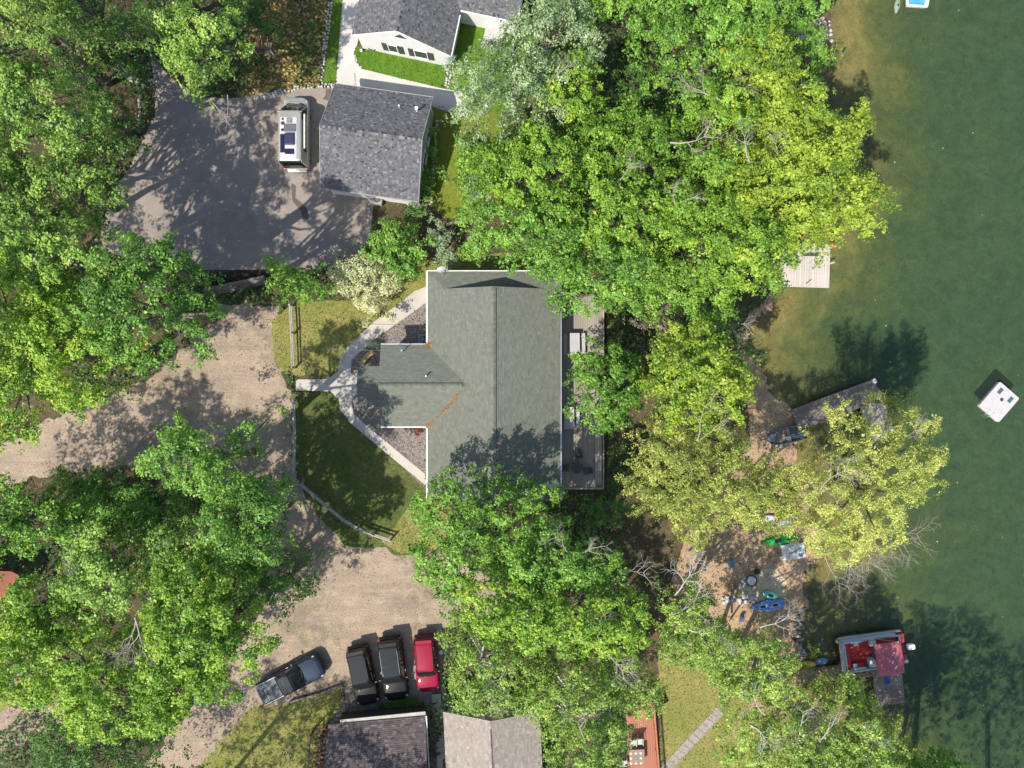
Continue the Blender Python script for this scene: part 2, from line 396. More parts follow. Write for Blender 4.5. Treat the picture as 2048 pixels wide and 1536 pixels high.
DRIVE = [(298, 100), (345, 160), (400, 196), (470, 196), (520, 188), (580, 178), (672, 176), (645, 240), (640, 372), (748, 388), (742, 470), (722, 506), (640, 538), (400, 540), (330, 535),
         (215, 505), (200, 480), (215, 400), (262, 330), (310, 230), (312, 160)]
patch('asphalt_driveway', DRIVE, MG['asphalt'], 2, .06)
patch('soil_bed', [(215, 507), (400, 542), (640, 540), (640, 560), (540, 562), (412, 590), (330, 590), (215, 560)], MG['soil'], 1, .2)
CONC = [(690, -60), (742, -60), (728, 20), (714, 92), (708, 106), (711, 124), (724, 138), (880, 176), (925, 184), (935, 236), (870, 215), (690, 195), (668, 176), (672, 165)]
patch('concrete_walk', CONC, MG['concrete'], 3, 0)
_, OVAL = patch('front_lawn', [(711, 94), (732, 92), (800, 106), (893, 128), (899, 150), (894, 177), (880, 175), (800, 157), (730, 139), (714, 124), (709, 107)], MG['turf'], 4, .03)
_, L2 = patch('side_lawn', [(899, 180), (896, 130), (905, 60), (930, 30), (1010, 40), (1080, 60), (1060, 190), (1000, 230), (935, 215)], MG['turf'], 2, .1)
_, L3 = patch('rear_lawn', [(866, 205), (925, 215), (1000, 230), (1010, 340), (960, 445), (905, 452), (862, 408), (845, 402)], MG['olive'], 1, .1)
_, L4 = patch('grass_strip', [(665, -60), (692, -60), (673, 165), (665, 172), (640, 170), (651, 90)], MG['turf'], 2, .08)
_, BED = patch('garden_soil', [(480, -60), (662, -60), (648, 90), (638, 172), (520, 186), (480, 195), (490, 100)], MG['dry'], 1, .2)
_, L5 = patch('lawn', [(546, 640), (592, 603), (700, 603), (780, 560), (860, 515), (1075, 505), (1075, 560), (855, 560), (853, 575), (735, 655), (672, 745), (592, 752), (553, 735), (545, 700)], MG['lawn'], 3, .22)
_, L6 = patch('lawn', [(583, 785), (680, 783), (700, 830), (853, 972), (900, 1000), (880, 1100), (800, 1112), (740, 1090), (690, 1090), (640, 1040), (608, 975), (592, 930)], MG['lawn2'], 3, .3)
patch('dry_lawn_patch', [(853, 985), (905, 1000), (890, 1100), (800, 1108), (765, 1085), (790, 1050), (820, 1010)], MG['lawn'], 4, .3)
_, L7 = patch('lawn', [(500, 1420), (570, 1408), (680, 1372), (690, 1420), (650, 1450), (620, 1560), (430, 1560), (400, 1530)], MG['lawn'], 3, .3)
_, L8 = patch('lawn', [(1317, 1290), (1480, 1270), (1600, 1400), (1600, 1600), (1317, 1600)], MG['lawn'], 3, .3, grid=.6, top=.02)
GRAV = [(853, 600), (853, 980), (700, 830), (690, 780), (700, 715)]
patch('gravel_bed', GRAV, MG['gravel'], 4, .05)
patch('gravel_strip', [(690, 1400), (888, 1385), (905, 1600), (640, 1600), (660, 1440)], MG['gravel'], 4, .1)
patch('grass_verge', [(760, 1404), (835, 1396), (842, 1406), (760, 1418)], MG['turf'], 5, .15)
patch('concrete_slab', [(1314, 1388), (1329, 1379), (1338, 1401), (1318, 1414)], MG['concrete'], 5, 0)
# concrete path round the lawn, built as slabs with joints
slabm = MG['path']
def pathline(pts, w, parent, step=1.25):
    for i in range(len(pts) - 1):
        a = P(*pts[i]); b = P(*pts[i + 1]); d = b - a; n = max(1, round(d.length / step)); rz = math.atan2(d.y, d.x)
        for k in range(n):
            c = a.lerp(b, (k + .5) / n)
            blk('slab', slabm, (c.x, c.y, .025 + (k % 2) * .002), (d.length / n + .05, w, .05), rz, parent)
pt = tag(thing('concrete_path', 'pale concrete garden path curving round the west side of the green roofed house', 'path'), kind='structure')
pathobj = [patch('path_sheet', [(853, 573), (853, 605), (793, 648), (757, 672), (703, 720), (702, 745), (716, 758), (716, 786), (703, 800), (707, 826), (730, 848), (853, 950), (853, 972), (775, 908), (700, 845),
        (681, 818), (678, 800), (662, 783), (592, 781), (592, 759), (656, 758), (676, 742), (681, 713), (700, 690), (740, 650), (800, 606), (830, 582)], MG['path'], 12, 0)[0]]
pathobj[0].parent = pt; pathobj[0]['kind'] = 'structure'
# beach
patch('oil_stain', [(583, 366), (592, 372), (591, 395), (606, 410), (616, 430), (618, 446), (608, 444), (602, 420), (584, 402)], MG['stain'], 4, .1)
patch('oil_stain', [(652, 178), (662, 178), (664, 196), (658, 202), (645, 198), (652, 190)], MG['stain'], 4, .06)
patch('beach', [(1385, 1040), (1420, 1000), (1500, 880), (1490, 760), (1470, 680), (1500, 630), (1560, 560), (1700, 560), (1700, 1420), (1500, 1420), (1420, 1300), (1340, 1160), (1370, 1080)], MG['sand'], 3, .3, grid=.5, top=.03)
patch('pale_beach', [(1478, 1158), (1510, 1140), (1550, 1138), (1575, 1165), (1575, 1195), (1520, 1205), (1470, 1190)], MG['pale_sand'], 4, .3, grid=.5, top=.045)
patch('pale_beach', [(1585, 55), (1610, 35), (1650, 30), (1665, 75), (1640, 100), (1600, 75)], MG['pale_sand'], 4, .3, grid=.5, top=.03)
# grass, litter
PATHP = [(853, 573), (853, 605), (793, 648), (757, 672), (703, 720), (702, 745), (716, 758), (716, 786), (703, 800), (707, 826), (730, 848), (853, 950), (853, 972), (775, 908), (700, 845), (681, 818), (678, 800), (662, 783), (592, 781), (592, 759), (656, 758), (676, 742), (681, 713), (700, 690), (740, 650), (800, 606), (830, 582)]
MGR = tmat('grass_blade', [(0, (.08, .12, .02)), (.45, (.20, .22, .05)), (.8, (.34, .31, .10)), (1, (.42, .33, .14))], .7, .25)
MTU = tmat('turf_blade', [(0, (.05, .12, .01)), (.6, (.10, .20, .018)), (1, (.16, .25, .03))], .7, .25)
MLI = tmat('fallen_leaf', [(0, (.08, .05, .03)), (.4, (.15, .09, .05)), (.75, (.30, .16, .07)), (1, (.42, .26, .11))], .8, .1)
MUN = tmat('undergrowth_leaf', [(0, (.02, .05, .01)), (.5, (.05, .12, .02)), (1, (.11, .2, .04))], .6, .25)
for P_, den, mt, lb in ((L5, 90, MGR, 'dry yellowing lawn grass north of the curving path'), (L6, 80, tmat('shady_blade', [(0, (.04, .08, .012)), (.6, (.11, .15, .03)), (1, (.24, .24, .08))], .7, .25), 'shaded lawn grass between the path and the curved rail fence'),  # darker blades of the second lawn carry some of its shade too
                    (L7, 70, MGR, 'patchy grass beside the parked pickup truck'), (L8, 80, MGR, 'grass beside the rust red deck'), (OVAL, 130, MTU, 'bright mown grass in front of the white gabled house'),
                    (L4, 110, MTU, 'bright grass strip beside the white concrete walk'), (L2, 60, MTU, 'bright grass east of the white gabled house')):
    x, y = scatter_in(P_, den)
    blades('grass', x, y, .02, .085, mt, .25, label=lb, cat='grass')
for pp, mt in ((L5, MGR), (L6, MGR), (L7, MGR)):   # stray grass past the lawn edges
    mx_, my_ = np.mean(pp, axis=0); x, y = scatter_in([(mx_ + (a - mx_) * 1.1, my_ + (b - my_) * 1.1) for a, b in pp], 26)
    k = ~(inpoly(x, y, pp) | inpoly(x, y, world_poly(PATHP)) | inpoly(x, y, world_poly(GRAV))); blades('grass', x[k], y[k], .02, .10, mt, .25, label='stray grass tufts round the rim of the lawn', cat='grass')
x, y = scatter_in([P2(1560, -20), P2(2048, -20), P2(2048, 1536), P2(1700, 1536)], .035); k = (x - shore_x(y)) > .3
blades('floating_leaves', x[k], y[k], WATER_Z + .005, .12, tmat('pale_leaf', [(0, (.3, .28, .1)), (1, (.6, .58, .45))], .7), 3, lift=0, label='scattered leaves floating on the lake', cat='leaves')
x, y = scatter_in(L3, 60); blades('grass', x, y, .02, .07, tmat('olive_blade', [(0, (.08, .14, .012)), (1, (.17, .23, .03))], .7, .2), .3, label='olive green mown grass east of the grey garage', cat='grass')
x = rng.uniform(-46, 27, 60000); y = rng.uniform(-36, 36, 60000)
hard = np.zeros(len(x), bool)
for pp in (DRIVE, CONC, PATHP): hard |= inpoly(x, y, world_poly(pp))
for pp in (OVAL, L2, L3): hard |= inpoly(x, y, pp)
for pp in (L5, L6, L7, L8): hard |= inpoly(x, y, pp) & (rng.uniform(0, 1, len(x)) > .25)
rd = inpoly(x, y, world_poly(ROAD)) & (rng.uniform(0, 1, len(x)) > .04); hard |= rd
sd = x - shore_x(y); k = ~hard & (sd < 1.5); x = x[k]; y = y[k]
blades('leaf_litter', x, y, gz(x, y) + .03, .12, MLI, .9, label='brown fallen leaves strewn under the trees', cat='leaf litter')
x, y = scatter_in(ROAD and world_poly(ROAD), 9); kk = np.array([noise.noise(Vector((a * .35, b * .35, 3))) > .12 for a, b in zip(x, y)]); x, y = x[kk], y[kk]
blades('grass', x, y, .015, .09, MGR, .3, label='thin grass growing in the dirt road', cat='grass')
x, y = scatter_in(BED, 44); 
MFL = tmat('flower_bed_plant', [(0, (.06, .11, .02)), (.35, (.16, .17, .04)), (.6, (.45, .30, .10)), (.85, (.6, .36, .17)), (1, (.5, .2, .22))], .7, .25)
blades('flower_bed', x, y, .1, .26, MFL, .4, lift=.6, label='dry orange and green flower bed plants west of the grass strip', cat='flower bed')
HOUSES = [(1100, 540), (1212, 540), (1212, 985), (1100, 985)]
def tuft_cloud(name, n, region, label, size=.26, mat=MUN, avoid=True, hmax=1.6):
    xs, ys_ = scatter_in(region, n)
    nz = np.array([noise.noise(Vector((a * .28, b * .28, 7.7))) for a, b in zip(xs, ys_)])
    k = nz > -.12
    if avoid:
        for pp in (DRIVE, CONC, ROAD, GRAV, PATHP, HOUSES): k &= ~inpoly(xs, ys_, world_poly(pp))
        for pp in (OVAL, L2, L3, L4, L5, L6, L7): k &= ~inpoly(xs, ys_, pp)
    k &= (xs - shore_x(ys_)) < -1
    xs, ys_, nz = xs[k], ys_[k], nz[k]
    return blades(name, xs, ys_, rng.uniform(.05, hmax, len(xs)) * np.clip(nz * 3 + .4, .1, 1), size, mat, .5, label=label, cat='undergrowth')
tuft_cloud('undergrowth', 30, world_poly([(-100, -100), (1650, -100), (1650, 650), (1250, 990), (1250, 1600), (-100, 1600)]), 'low green undergrowth on the forest floor between the trees')
# ================================================================ trees
LEAF = {
 'maple':  tmat('leaf_maple', [(0, (0.048, 0.104, 0.015)), (.35, (0.134, 0.269, 0.030)), (.7, (0.290, 0.459, 0.049)), (.93, (0.508, 0.571, 0.081)), (1, (0.704, 0.540, 0.096))], .5, .3),
 'green':  tmat('leaf_green', [(0, (0.042, 0.097, 0.018)), (.4, (0.107, 0.238, 0.032)), (.75, (0.234, 0.425, 0.057)), (1, (0.427, 0.578, 0.112))], .48, .28),
 'yellow': tmat('leaf_yellow', [(0, (0.079, 0.147, 0.021)), (.35, (0.217, 0.332, 0.035)), (.75, (0.408, 0.512, 0.055)), (1, (0.640, 0.615, 0.115))], .5, .35),
 'oak':    tmat('leaf_oak', [(0, (0.048, 0.092, 0.017)), (.35, (0.145, 0.263, 0.044)), (.7, (0.306, 0.470, 0.082)), (.95, (0.540, 0.663, 0.164)), (1, (0.744, 0.523, 0.179))], .5, .28),
 'silver': tmat('leaf_silver', [(0, (0.038, 0.076, 0.022)), (.35, (0.130, 0.211, 0.058)), (.65, (0.295, 0.384, 0.172)), (1, (0.568, 0.630, 0.401))], .5, .2),
 'pine':   tmat('leaf_pine', [(0, (0.035, 0.078, 0.016)), (.4, (0.113, 0.210, 0.029)), (.8, (0.274, 0.371, 0.059)), (1, (0.434, 0.484, 0.102))], .6, .15),
 'willow': tmat('leaf_willow', [(0, (0.117, 0.155, 0.025)), (.4, (0.322, 0.380, 0.073)), (.75, (0.586, 0.600, 0.161)), (1, (0.800, 0.761, 0.293))], .5, .3),
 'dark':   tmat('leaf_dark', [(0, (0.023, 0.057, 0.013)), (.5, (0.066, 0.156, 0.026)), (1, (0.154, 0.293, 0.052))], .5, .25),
 'cream':  tmat('leaf_cream', [(0, (0.129, 0.169, 0.052)), (.4, (0.410, 0.425, 0.191)), (1, (0.800, 0.800, 0.484))], .55, .2),
 'greyish': tmat('leaf_grey', [(0, (0.065, 0.058, 0.052)), (.5, (0.175, 0.146, 0.118)), (1, (0.322, 0.293, 0.220))], .6, .1),
 'sage':   tmat('leaf_sage', [(0, (0.077, 0.129, 0.065)), (.5, (0.248, 0.352, 0.175)), (1, (0.527, 0.614, 0.380))], .55, .2),
 'spruce': tmat('leaf_spruce', [(0, (0.090, 0.155, 0.142)), (.5, (0.264, 0.395, 0.380)), (1, (0.527, 0.659, 0.644))], .6, .1),
 'birch':  tmat('leaf_birch', [(0, (0.060, 0.110, 0.018)), (.4, (0.175, 0.285, 0.046)), (.75, (0.367, 0.500, 0.091)), (1, (0.694, 0.748, 0.243))], .48, .3),
}
BARK = M('bark_grey', (.20, .165, .13), (.11, .085, .065), .9, 5, bmp=.6)
BIRCHB = M('bark_birch', (.55, .52, .47), (.36, .33, .29), .8, 4, bmp=.3)
DEADW = M('dead_wood', (.42, .37, .32), (.28, .24, .20), .9, 4, bmp=.4)
def edge_dist(x, y, poly):
    d = np.full(len(x), 1e9); n = len(poly)
    for i in range(n):
        ax, ay = poly[i]; bx, by = poly[(i + 1) % n]; dx, dy = bx - ax, by - ay; l2 = dx * dx + dy * dy + 1e-9
        t = np.clip(((x - ax) * dx + (y - ay) * dy) / l2, 0, 1); d = np.minimum(d, np.hypot(x - ax - t * dx, y - ay - t * dy))
    return d
def ell(cx, cy, rx, ry, seed=0, lob=.14):
    out = []; ph = seed * 1.7
    for i in range(28):
        w = 2 * math.pi * i / 28
        q = 1 + lob * math.sin(3 * w + ph) * .6 + lob * math.sin(5 * w + ph * 2.3) * .6 + lob * math.sin(9 * w + ph * 3.1) * .5
        out.append((cx + rx * q * math.cos(w), cy + ry * q * math.sin(w)))
    return out
SP = {  # spacing, length, width, thickness of the boughs, leaf size, leaves per m2 of bough, radial reach
 'maple': (1.15, 0.98, 0.6, 0.4, 0.161, 229, 0.9), 'green': (1.1, 0.92, 0.58, 0.4, 0.152, 236, 0.8), 'yellow': (1, 1.35, 0.55, 0.42, 0.157, 186, 1.2),
 'oak': (1.2, 0.95, 0.66, 0.42, 0.157, 217, 0.5), 'silver': (1.1, 1.2, 0.5, 0.38, 0.157, 174, 1), 'pine': (1.5, 1.1, 0.85, 0.45, 0.174, 186, 0.5),
 'willow': (1.05, 1.2, 0.5, 0.36, 0.131, 229, 1), 'dark': (1.1, 0.9, 0.6, 0.4, 0.139, 149, 0.6), 'cream': (0.7, 0.5, 0.4, 0.32, 0.12, 300, 0.4),
 'greyish': (0.9, 0.6, 0.5, 0.35, 0.13, 120, 0.4), 'sage': (0.8, 0.7, 0.35, 0.3, 0.11, 260, 1), 'spruce': (0.55, 0.5, 0.28, 0.2, 0.08, 420, 1.5), 'birch': (1.1, 0.9, 0.56, 0.38, 0.131, 242, 0.6)}
NLEAF = [0]
def tree(label, kind, shape, h, name='tree', cat='tree', dens=1.0, base=None, gaps=0.0, seed=None, bark=None, tshift=0.0, layers=2, limbs=True, group=None, grow=None):
    if grow is None: grow = .75 if h > 9 else (.35 if h > 4 else .1)
    seed = seed if seed is not None else NLEAF[0] % 9973
    rg = np.random.default_rng(seed + 5); rr = random.Random(seed)
    sp, bl, bw, bt, ls, lpm, reach = SP[kind]
    zc = h * .72
    poly = [P2(a, b, zc) for a, b in (ell(*shape[1:], seed=rr.randint(0, 50)) if shape[0] == 'e' else shape)]
    xs = np.array([p[0] for p in poly]); ys_ = np.array([p[1] for p in poly]); cx, cy = xs.mean(), ys_.mean()
    if grow:
        q = 1 + grow / max(.5, np.hypot(xs - cx, ys_ - cy).mean()); poly = [(cx + (a - cx) * q, cy + (b - cy) * q) for a, b in poly]
        xs = np.array([p[0] for p in poly]); ys_ = np.array([p[1] for p in poly])
    # dart throwing for the boughs
    n = int((np.ptp(xs)) * (np.ptp(ys_)) / (sp * sp) * 6) + 30
    x = rg.uniform(xs.min(), xs.max(), n); y = rg.uniform(ys_.min(), ys_.max(), n); k = inpoly(x, y, poly); x, y = x[k], y[k]
    keep = []
    for i in range(len(x)):
        if all((x[i] - x[j]) ** 2 + (y[i] - y[j]) ** 2 > (sp * .62) ** 2 for j in keep[-400:]): keep.append(i)
    x, y = x[keep], y[keep]
    ed = edge_dist(x, y, poly); mx = max(ed.max() if len(ed) else .5, .5); k = ed > min(.45 * bl, .25 * mx); x, y, ed = x[k], y[k], ed[k]; rho = 1 - ed / mx
    if len(x) < 2: x = np.array([cx, cx + .05]); y = np.array([cy, cy]); ed = np.full(2, mx); rho = np.zeros(2)
    hb = h * .42 if base is None else base
    if gaps:
        g = np.array([noise.noise(Vector((a * .62, b * .62, seed * .37))) for a, b in zip(x, y)]); k = g > -.5 + gaps; x, y, rho, ed = (x[k], y[k], rho[k], ed[k]) if k.sum() > 2 else (x, y, rho, ed)
    z = h - (h - hb) * .62 * rho ** 2.4 - rg.uniform(0, 1, len(x)) ** 2 * min(2.2, h * .16)
    cen = [(x, y, z, np.ones(len(x)))]
    if layers > 1 and h > 2.5:
        for lo_, hi_, pr, dq in (((1.0, 2.6, .7, .55), (2.8, 6.0, .45, .35)) if layers > 1.7 else ((1.0, 3.5, .4, .45),)):
            k = rg.uniform(0, 1, len(x)) < pr
            cen.append((x[k] + rg.normal(0, .6, k.sum()), y[k] + rg.normal(0, .6, k.sum()), z[k] - rg.uniform(lo_, hi_, k.sum()) * min(1, h / 13), np.full(k.sum(), dq)))
    x = np.concatenate([c[0] for c in cen]); y = np.concatenate([c[1] for c in cen]); z = np.concatenate([c[2] for c in cen]); dn = np.concatenate([c[3] for c in cen])
    z = np.maximum(z, .25)
    m = len(x); sz = rg.uniform(.75, 1.3, m) * (1 if h > 3 else .9)
    ang = np.arctan2(y - cy, x - cx) + rg.normal(0, .35 if reach > .9 else .7, m)
    area = math.pi * bl * bw * sz ** 2
    nl = np.maximum(4, (area * lpm * dn * dens).astype(int)); idx = np.repeat(np.arange(m), nl); T = len(idx)
    d = rg.normal(0, 1, (T, 3)); d /= np.linalg.norm(d, axis=1)[:, None]; d[:, 2] = np.where(rg.uniform(0, 1, T) < .72, np.abs(d[:, 2]), d[:, 2])
    rad = rg.uniform(.35, 1.0, T) ** .6 * (1 + rg.normal(0, .09, T))
    S = sz[idx]; u = d[:, 0] * bl * S * rad; w = d[:, 1] * bw * S * rad * (1 - .35 * np.clip(d[:, 0] * reach, -.5, 1)); v = d[:, 2] * bt * S * rad
    # small lumps on every bough
    tf = idx * 1000003 + rg.integers(0, 1 << 30, T) % np.maximum(1, (nl[idx] // 9)); _, tfi = np.unique(tf, return_inverse=True)   # leaves sit in tufts at the shoot tips
    first = np.zeros(tfi.max() + 1, int); first[tfi[::-1]] = np.arange(T)[::-1]; fc = first[tfi]
    ts = ls * .85; ou, ow, ov = rg.normal(0, ts, T), rg.normal(0, ts, T), rg.normal(0, ts * .6, T)
    u = u[fc] + ou; w = w[fc] + ow; v = v[fc] + ov; d = d[fc]
    lump = np.sin(u * 5.1 + idx * 1.3) * np.sin(w * 6.3 + idx * 2.1) * .12; v = v + lump * (ls / .19)
    v = v - .10 * np.maximum(u, 0) ** 2 / max(bl, .5)
    ca, sa = np.cos(ang[idx]), np.sin(ang[idx])
    c = np.stack([x[idx] + u * ca - w * sa, y[idx] + u * sa + w * ca, z[idx] + v], 1)
    if h > 4:   # small gaps between the shoots
        p = rg.uniform(0, 6.28, 4); X, Y, Z = c.T; f_ = 1.25
        nz = np.sin(f_ * (2.1 * X + .7 * Y + 1.1 * Z) + p[0]) * np.sin(f_ * (-.8 * X + 2.3 * Y - .9 * Z) + p[1]) + .6 * np.sin(f_ * (4.3 * X - 1.1 * Y + .8 * Z) + p[2]) * np.sin(f_ * (1.2 * X + 4.1 * Y - Z) + p[3])
        q = nz < (.3 if layers < 1.7 else .42); c, d, idx, u, w, tfi, ou, ow, ov, ca, sa = (v_[q] for v_ in (c, d, idx, u, w, tfi, ou, ow, ov, ca, sa)); T = len(idx)
    out = np.stack([d[:, 0] * ca - d[:, 1] * sa, d[:, 0] * sa + d[:, 1] * ca, d[:, 2]], 1)
    toff = np.stack([ou * ca - ow * sa, ou * sa + ow * ca, ov], 1) / (ts * 1.6)
    nr = out * .5 + toff * .45 + rg.normal(0, .42, (T, 3)) + np.array([0, 0, .6]); nr /= np.linalg.norm(nr, axis=1)[:, None]
    tg = rg.normal(0, 1, (T, 3)) + out * .5; tg -= nr * (tg * nr).sum(1)[:, None]; tg /= np.linalg.norm(tg, axis=1)[:, None]
    bt_ = np.cross(nr, tg); L_ = (ls * np.clip(rg.lognormal(-.08, .32, T), .45, 1.9))[:, None]; W_ = L_ * (.36 if kind not in ('willow', 'pine', 'silver', 'spruce') else .24)
    V = np.empty((T, 4, 3)); V[:, 0] = c - tg * L_ * .5; V[:, 1] = c + bt_ * W_ - tg * L_ * .05; V[:, 2] = c + tg * L_ * .5; V[:, 3] = c - bt_ * W_ - tg * L_ * .05
    bv = rg.normal(0, .13, m); tv = rg.normal(0, .09, tfi.max() + 1)
    t = np.clip(.46 + tshift + bv[idx] + tv[tfi] + rg.normal(0, .15, T) + .10 * d[:, 2], 0, 1)
    t = np.where((t > .88) & (rg.uniform(0, 1, T) < .8), .6 + (t - .88), t)
    ln = 1 + .0075 * h if h > 6 else 1.0   # edge trees lean out into the clearing: the foot stands further back
    ox, oy = cx, cy; cx, cy = cx * ln, cy * ln; dxy = Vector((ox - cx, oy - cy, 0))
    root = thing(name, label, cat, (cx, cy, 0), 0, group)
    V = V.reshape(-1, 3) - np.array([cx, cy, 0])
    np_mesh('crown', V, 4, t, LEAF[kind], root)
    NLEAF[0] += T
    bk = bark or (BIRCHB if kind == 'birch' else BARK)
    if h > 3:
        tr = h * .012 + .06; top = Vector((rr.uniform(-.5, .5), rr.uniform(-.5, .5), h * .62)) + dxy
        MB().tube([(0, 0, -.2), (rr.uniform(-.1, .1) + dxy.x * .3, rr.uniform(-.1, .1) + dxy.y * .3, h * .25), top, top + Vector((rr.uniform(-.3, .3), rr.uniform(-.3, .3), h * .22))], [tr * 1.25, tr, tr * .7, tr * .25], 8).build('trunk', bk, root, smooth=True)
        if limbs:
            ids = rg.choice(m, min(m, 9 + int(mx * 1.5)), replace=False)
            for i in ids:
                e = Vector((x[i] - cx, y[i] - cy, z[i])); f = rr.uniform(.3, .95); s = top * f; s.z = h * (.28 + .4 * f)
                if e.z < s.z: s.z = e.z * .8
                mid = s.lerp(e, .5) + Vector((rr.uniform(-.4, .4), rr.uniform(-.4, .4), rr.uniform(-.2, .6)))
                b = MB().tube([s, mid, e], [tr * .5, tr * .3, .025], 5, cap=False)
                for q in range(3):
                    g = mid.lerp(e, rr.uniform(.1, .9)); b.tube([g, g + Vector((rr.uniform(-.9, .9), rr.uniform(-.9, .9), rr.uniform(-.1, .7)))], [.03, .01], 4, cap=False)
                b.build('limb', bk, root, smooth=True)
    else:
        b = MB()
        for q in range(5): b.tube([(0, 0, 0), (rr.uniform(-.4, .4) * mx, rr.uniform(-.4, .4) * mx, h * .8)], [.04, .01], 4)
        b.build('stem', bk, root)
    return root
def dead_limb(px, py, z, ang, ln, parent, seed=0, rise=.05, r0=.055, lv=3, mat=None):
    """bare grey branching limb with its root at photo point px,py"""
    rr = random.Random(seed); b = MB(); ln *= .66; r0 *= .75
    def grow(p, a, el, l, r, k):
        q = p; pts = [p]; n = 4
        for i in range(n):
            a += rr.uniform(-.28, .28); el += rr.uniform(-.15, .15)
            q = q + Vector((math.cos(a) * math.cos(el), math.sin(a) * math.cos(el), math.sin(el))) * (l / n); pts.append(q)
            if k > 0 and i > 0:
                for s in ((-1, 1) if rr.random() < .45 else (rr.choice((-1, 1)),)): grow(q, a + s * rr.uniform(.4, .95), el + rr.uniform(-.1, .3), l * rr.uniform(.4, .62), r * .55, k - 1)
        b.tube(pts, [r * (1 - .75 * i / n) for i in range(n + 1)], 5 if k > 1 else 3, cap=False)
    p = P(px, py, z)
    if parent is not None: p = p - Vector(parent.location)
    grow(p, ang, rise, ln, r0, lv)
    return b.build('dead_limb', mat or DEADW, parent, smooth=True)
T_ = {}
def tt(key, label, kind, shape, h, **k):
    if key[:2] == 'nw' and h > 9: h *= 1.13; k.setdefault('gaps', .12)
    if key in ('s0', 'nw3', 'nw4', 'nw5', 'nw8', 'nw11'): k.setdefault('layers', 1.5)
    if key[:2] == 'sw' and h > 9: k.setdefault('gaps', .1)
    T_[key] = tree(label, kind, shape, h, **k); return T_[key]
E = lambda *a: ('e',) + a
# ---- north west wood
tt('nw0', 'broad yellow tipped pine filling the top left corner of the wood', 'pine', [(-90, -60), (120, -60), (150, 10), (205, 60), (200, 130), (140, 150), (60, 140), (-80, 170)], 19, name='pine_tree', cat='pine')
tt('nw1', 'darker pine just right of the corner pine above the timber steps', 'pine', E(185, 20, 60, 75), 16, name='pine_tree', cat='pine', tshift=-.15)
tt('nw2', 'round oak left of the upper end of the stone edged driveway', 'oak', [(-60, 150), (60, 135), (150, 150), (215, 190), (230, 240), (240, 285), (215, 320), (130, 330), (0, 330), (-80, 300)], 16, name='oak_tree', grow=.1)
tt('nw3', 'dark leafed tree with yellow tips reaching over the west edge of the asphalt', 'oak', [(30, 310), (150, 315), (235, 330), (288, 372), (270, 415), (215, 450), (150, 460), (60, 440), (10, 380)], 13, name='oak_tree', tshift=-.1, grow=.1)
tt('nw4', 'tree on the left edge between the round oak and the tall yellow maple', 'oak', E(-10, 400, 90, 110), 15, name='oak_tree')
tt('nw5', 'maple with a pale speckled crown below the west edge of the asphalt', 'oak', [(40, 440), (140, 430), (215, 460), (240, 500), (250, 570), (190, 620), (90, 600), (20, 540)], 15, name='maple_tree', tshift=.08)
tt('nw6', 'round green tree reaching over the top of the driveway', 'oak', [(272, 62), (300, 20), (370, 15), (440, 30), (500, 25), (530, 70), (525, 110), (490, 145), (478, 185), (440, 200), (385, 212), (370, 180), (330, 140), (285, 110)], 12.5, name='oak_tree', tshift=.06, grow=-.35)
tt('nw7', 'green tree cut by the top edge beside the garden seat', 'oak', E(350, -35, 130, 50), 11.5, name='oak_tree')
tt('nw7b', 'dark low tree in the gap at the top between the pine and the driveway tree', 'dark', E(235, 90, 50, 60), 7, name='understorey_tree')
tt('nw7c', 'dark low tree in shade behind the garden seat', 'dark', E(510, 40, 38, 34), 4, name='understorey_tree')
tt('nw8', 'dark green tree whose crown reaches right over the dirt road', 'green', [(245, 545), (300, 520), (355, 530), (395, 550), (410, 575), (425, 610), (428, 660), (395, 690), (330, 720), (280, 730), (240, 690), (225, 620)], 18, tshift=-.1)
tt('nw9', 'tall yellow green maple on the left edge above the dirt road', 'maple', [(-80, 490), (60, 500), (120, 540), (130, 620), (100, 690), (90, 740), (60, 830), (20, 880), (-60, 900)], 17, name='maple_tree', tshift=.05)
tt('nw10', 'bright yellow green maple hanging over the dirt road', 'maple', [(85, 590), (170, 580), (240, 620), (270, 680), (282, 735), (262, 778), (240, 748), (232, 795), (195, 815), (180, 800), (140, 805), (120, 780), (130, 740), (95, 720), (75, 660)], 15, name='maple_tree', tshift=.12)
tt('nw11', 'tall green tree between the asphalt edge and the timber wall', 'green', E(325, 540, 75, 50), 16.5, name='understorey_tree', tshift=-.08)
tt('fir', 'bright feathery fir at the end of the timber retaining wall', 'green', [(520, 520), (560, 502), (600, 512), (625, 545), (662, 580), (640, 600), (610, 598), (590, 616), (560, 600), (535, 570)], 6.5, name='fir_tree', cat='fir', tshift=.2, dens=.9)
tt('cream', 'cream leafed round shrub on the lawn beside the driveway', 'cream', [(662, 540), (700, 505), (745, 508), (800, 545), (795, 580), (750, 622), (720, 622), (680, 590)], 3.4, name='shrub', cat='shrub')
tt('sh1', 'large green shrub between the driveway corner and the green roofed house', 'green', [(738, 495), (752, 450), (790, 438), (835, 460), (862, 500), (850, 545), (800, 560), (755, 530)], 4.2, name='shrub', cat='shrub', tshift=.05)
tt('sh2', 'silvery sage shrub with loose sprays right of the large green shrub', 'sage', [(855, 455), (890, 440), (915, 480), (905, 520), (870, 525)], 3.2, name='shrub', cat='shrub')
tt('sh3', 'dark clipped shrub south east of the garage', 'dark', E(840, 436, 32, 26), 2.0, name='shrub', cat='shrub', tshift=.2)
tt('sh4', 'bright green shrub beside the log edging', 'green', [(905, 490), (950, 478), (985, 490), (960, 515), (915, 520)], 2.4, name='shrub', cat='shrub', tshift=.25)
tt('sp1', 'small blue spruce half hidden under the silver maple', 'spruce', E(950, 378, 28, 34), 3.5, name='spruce_tree', cat='spruce', layers=1)
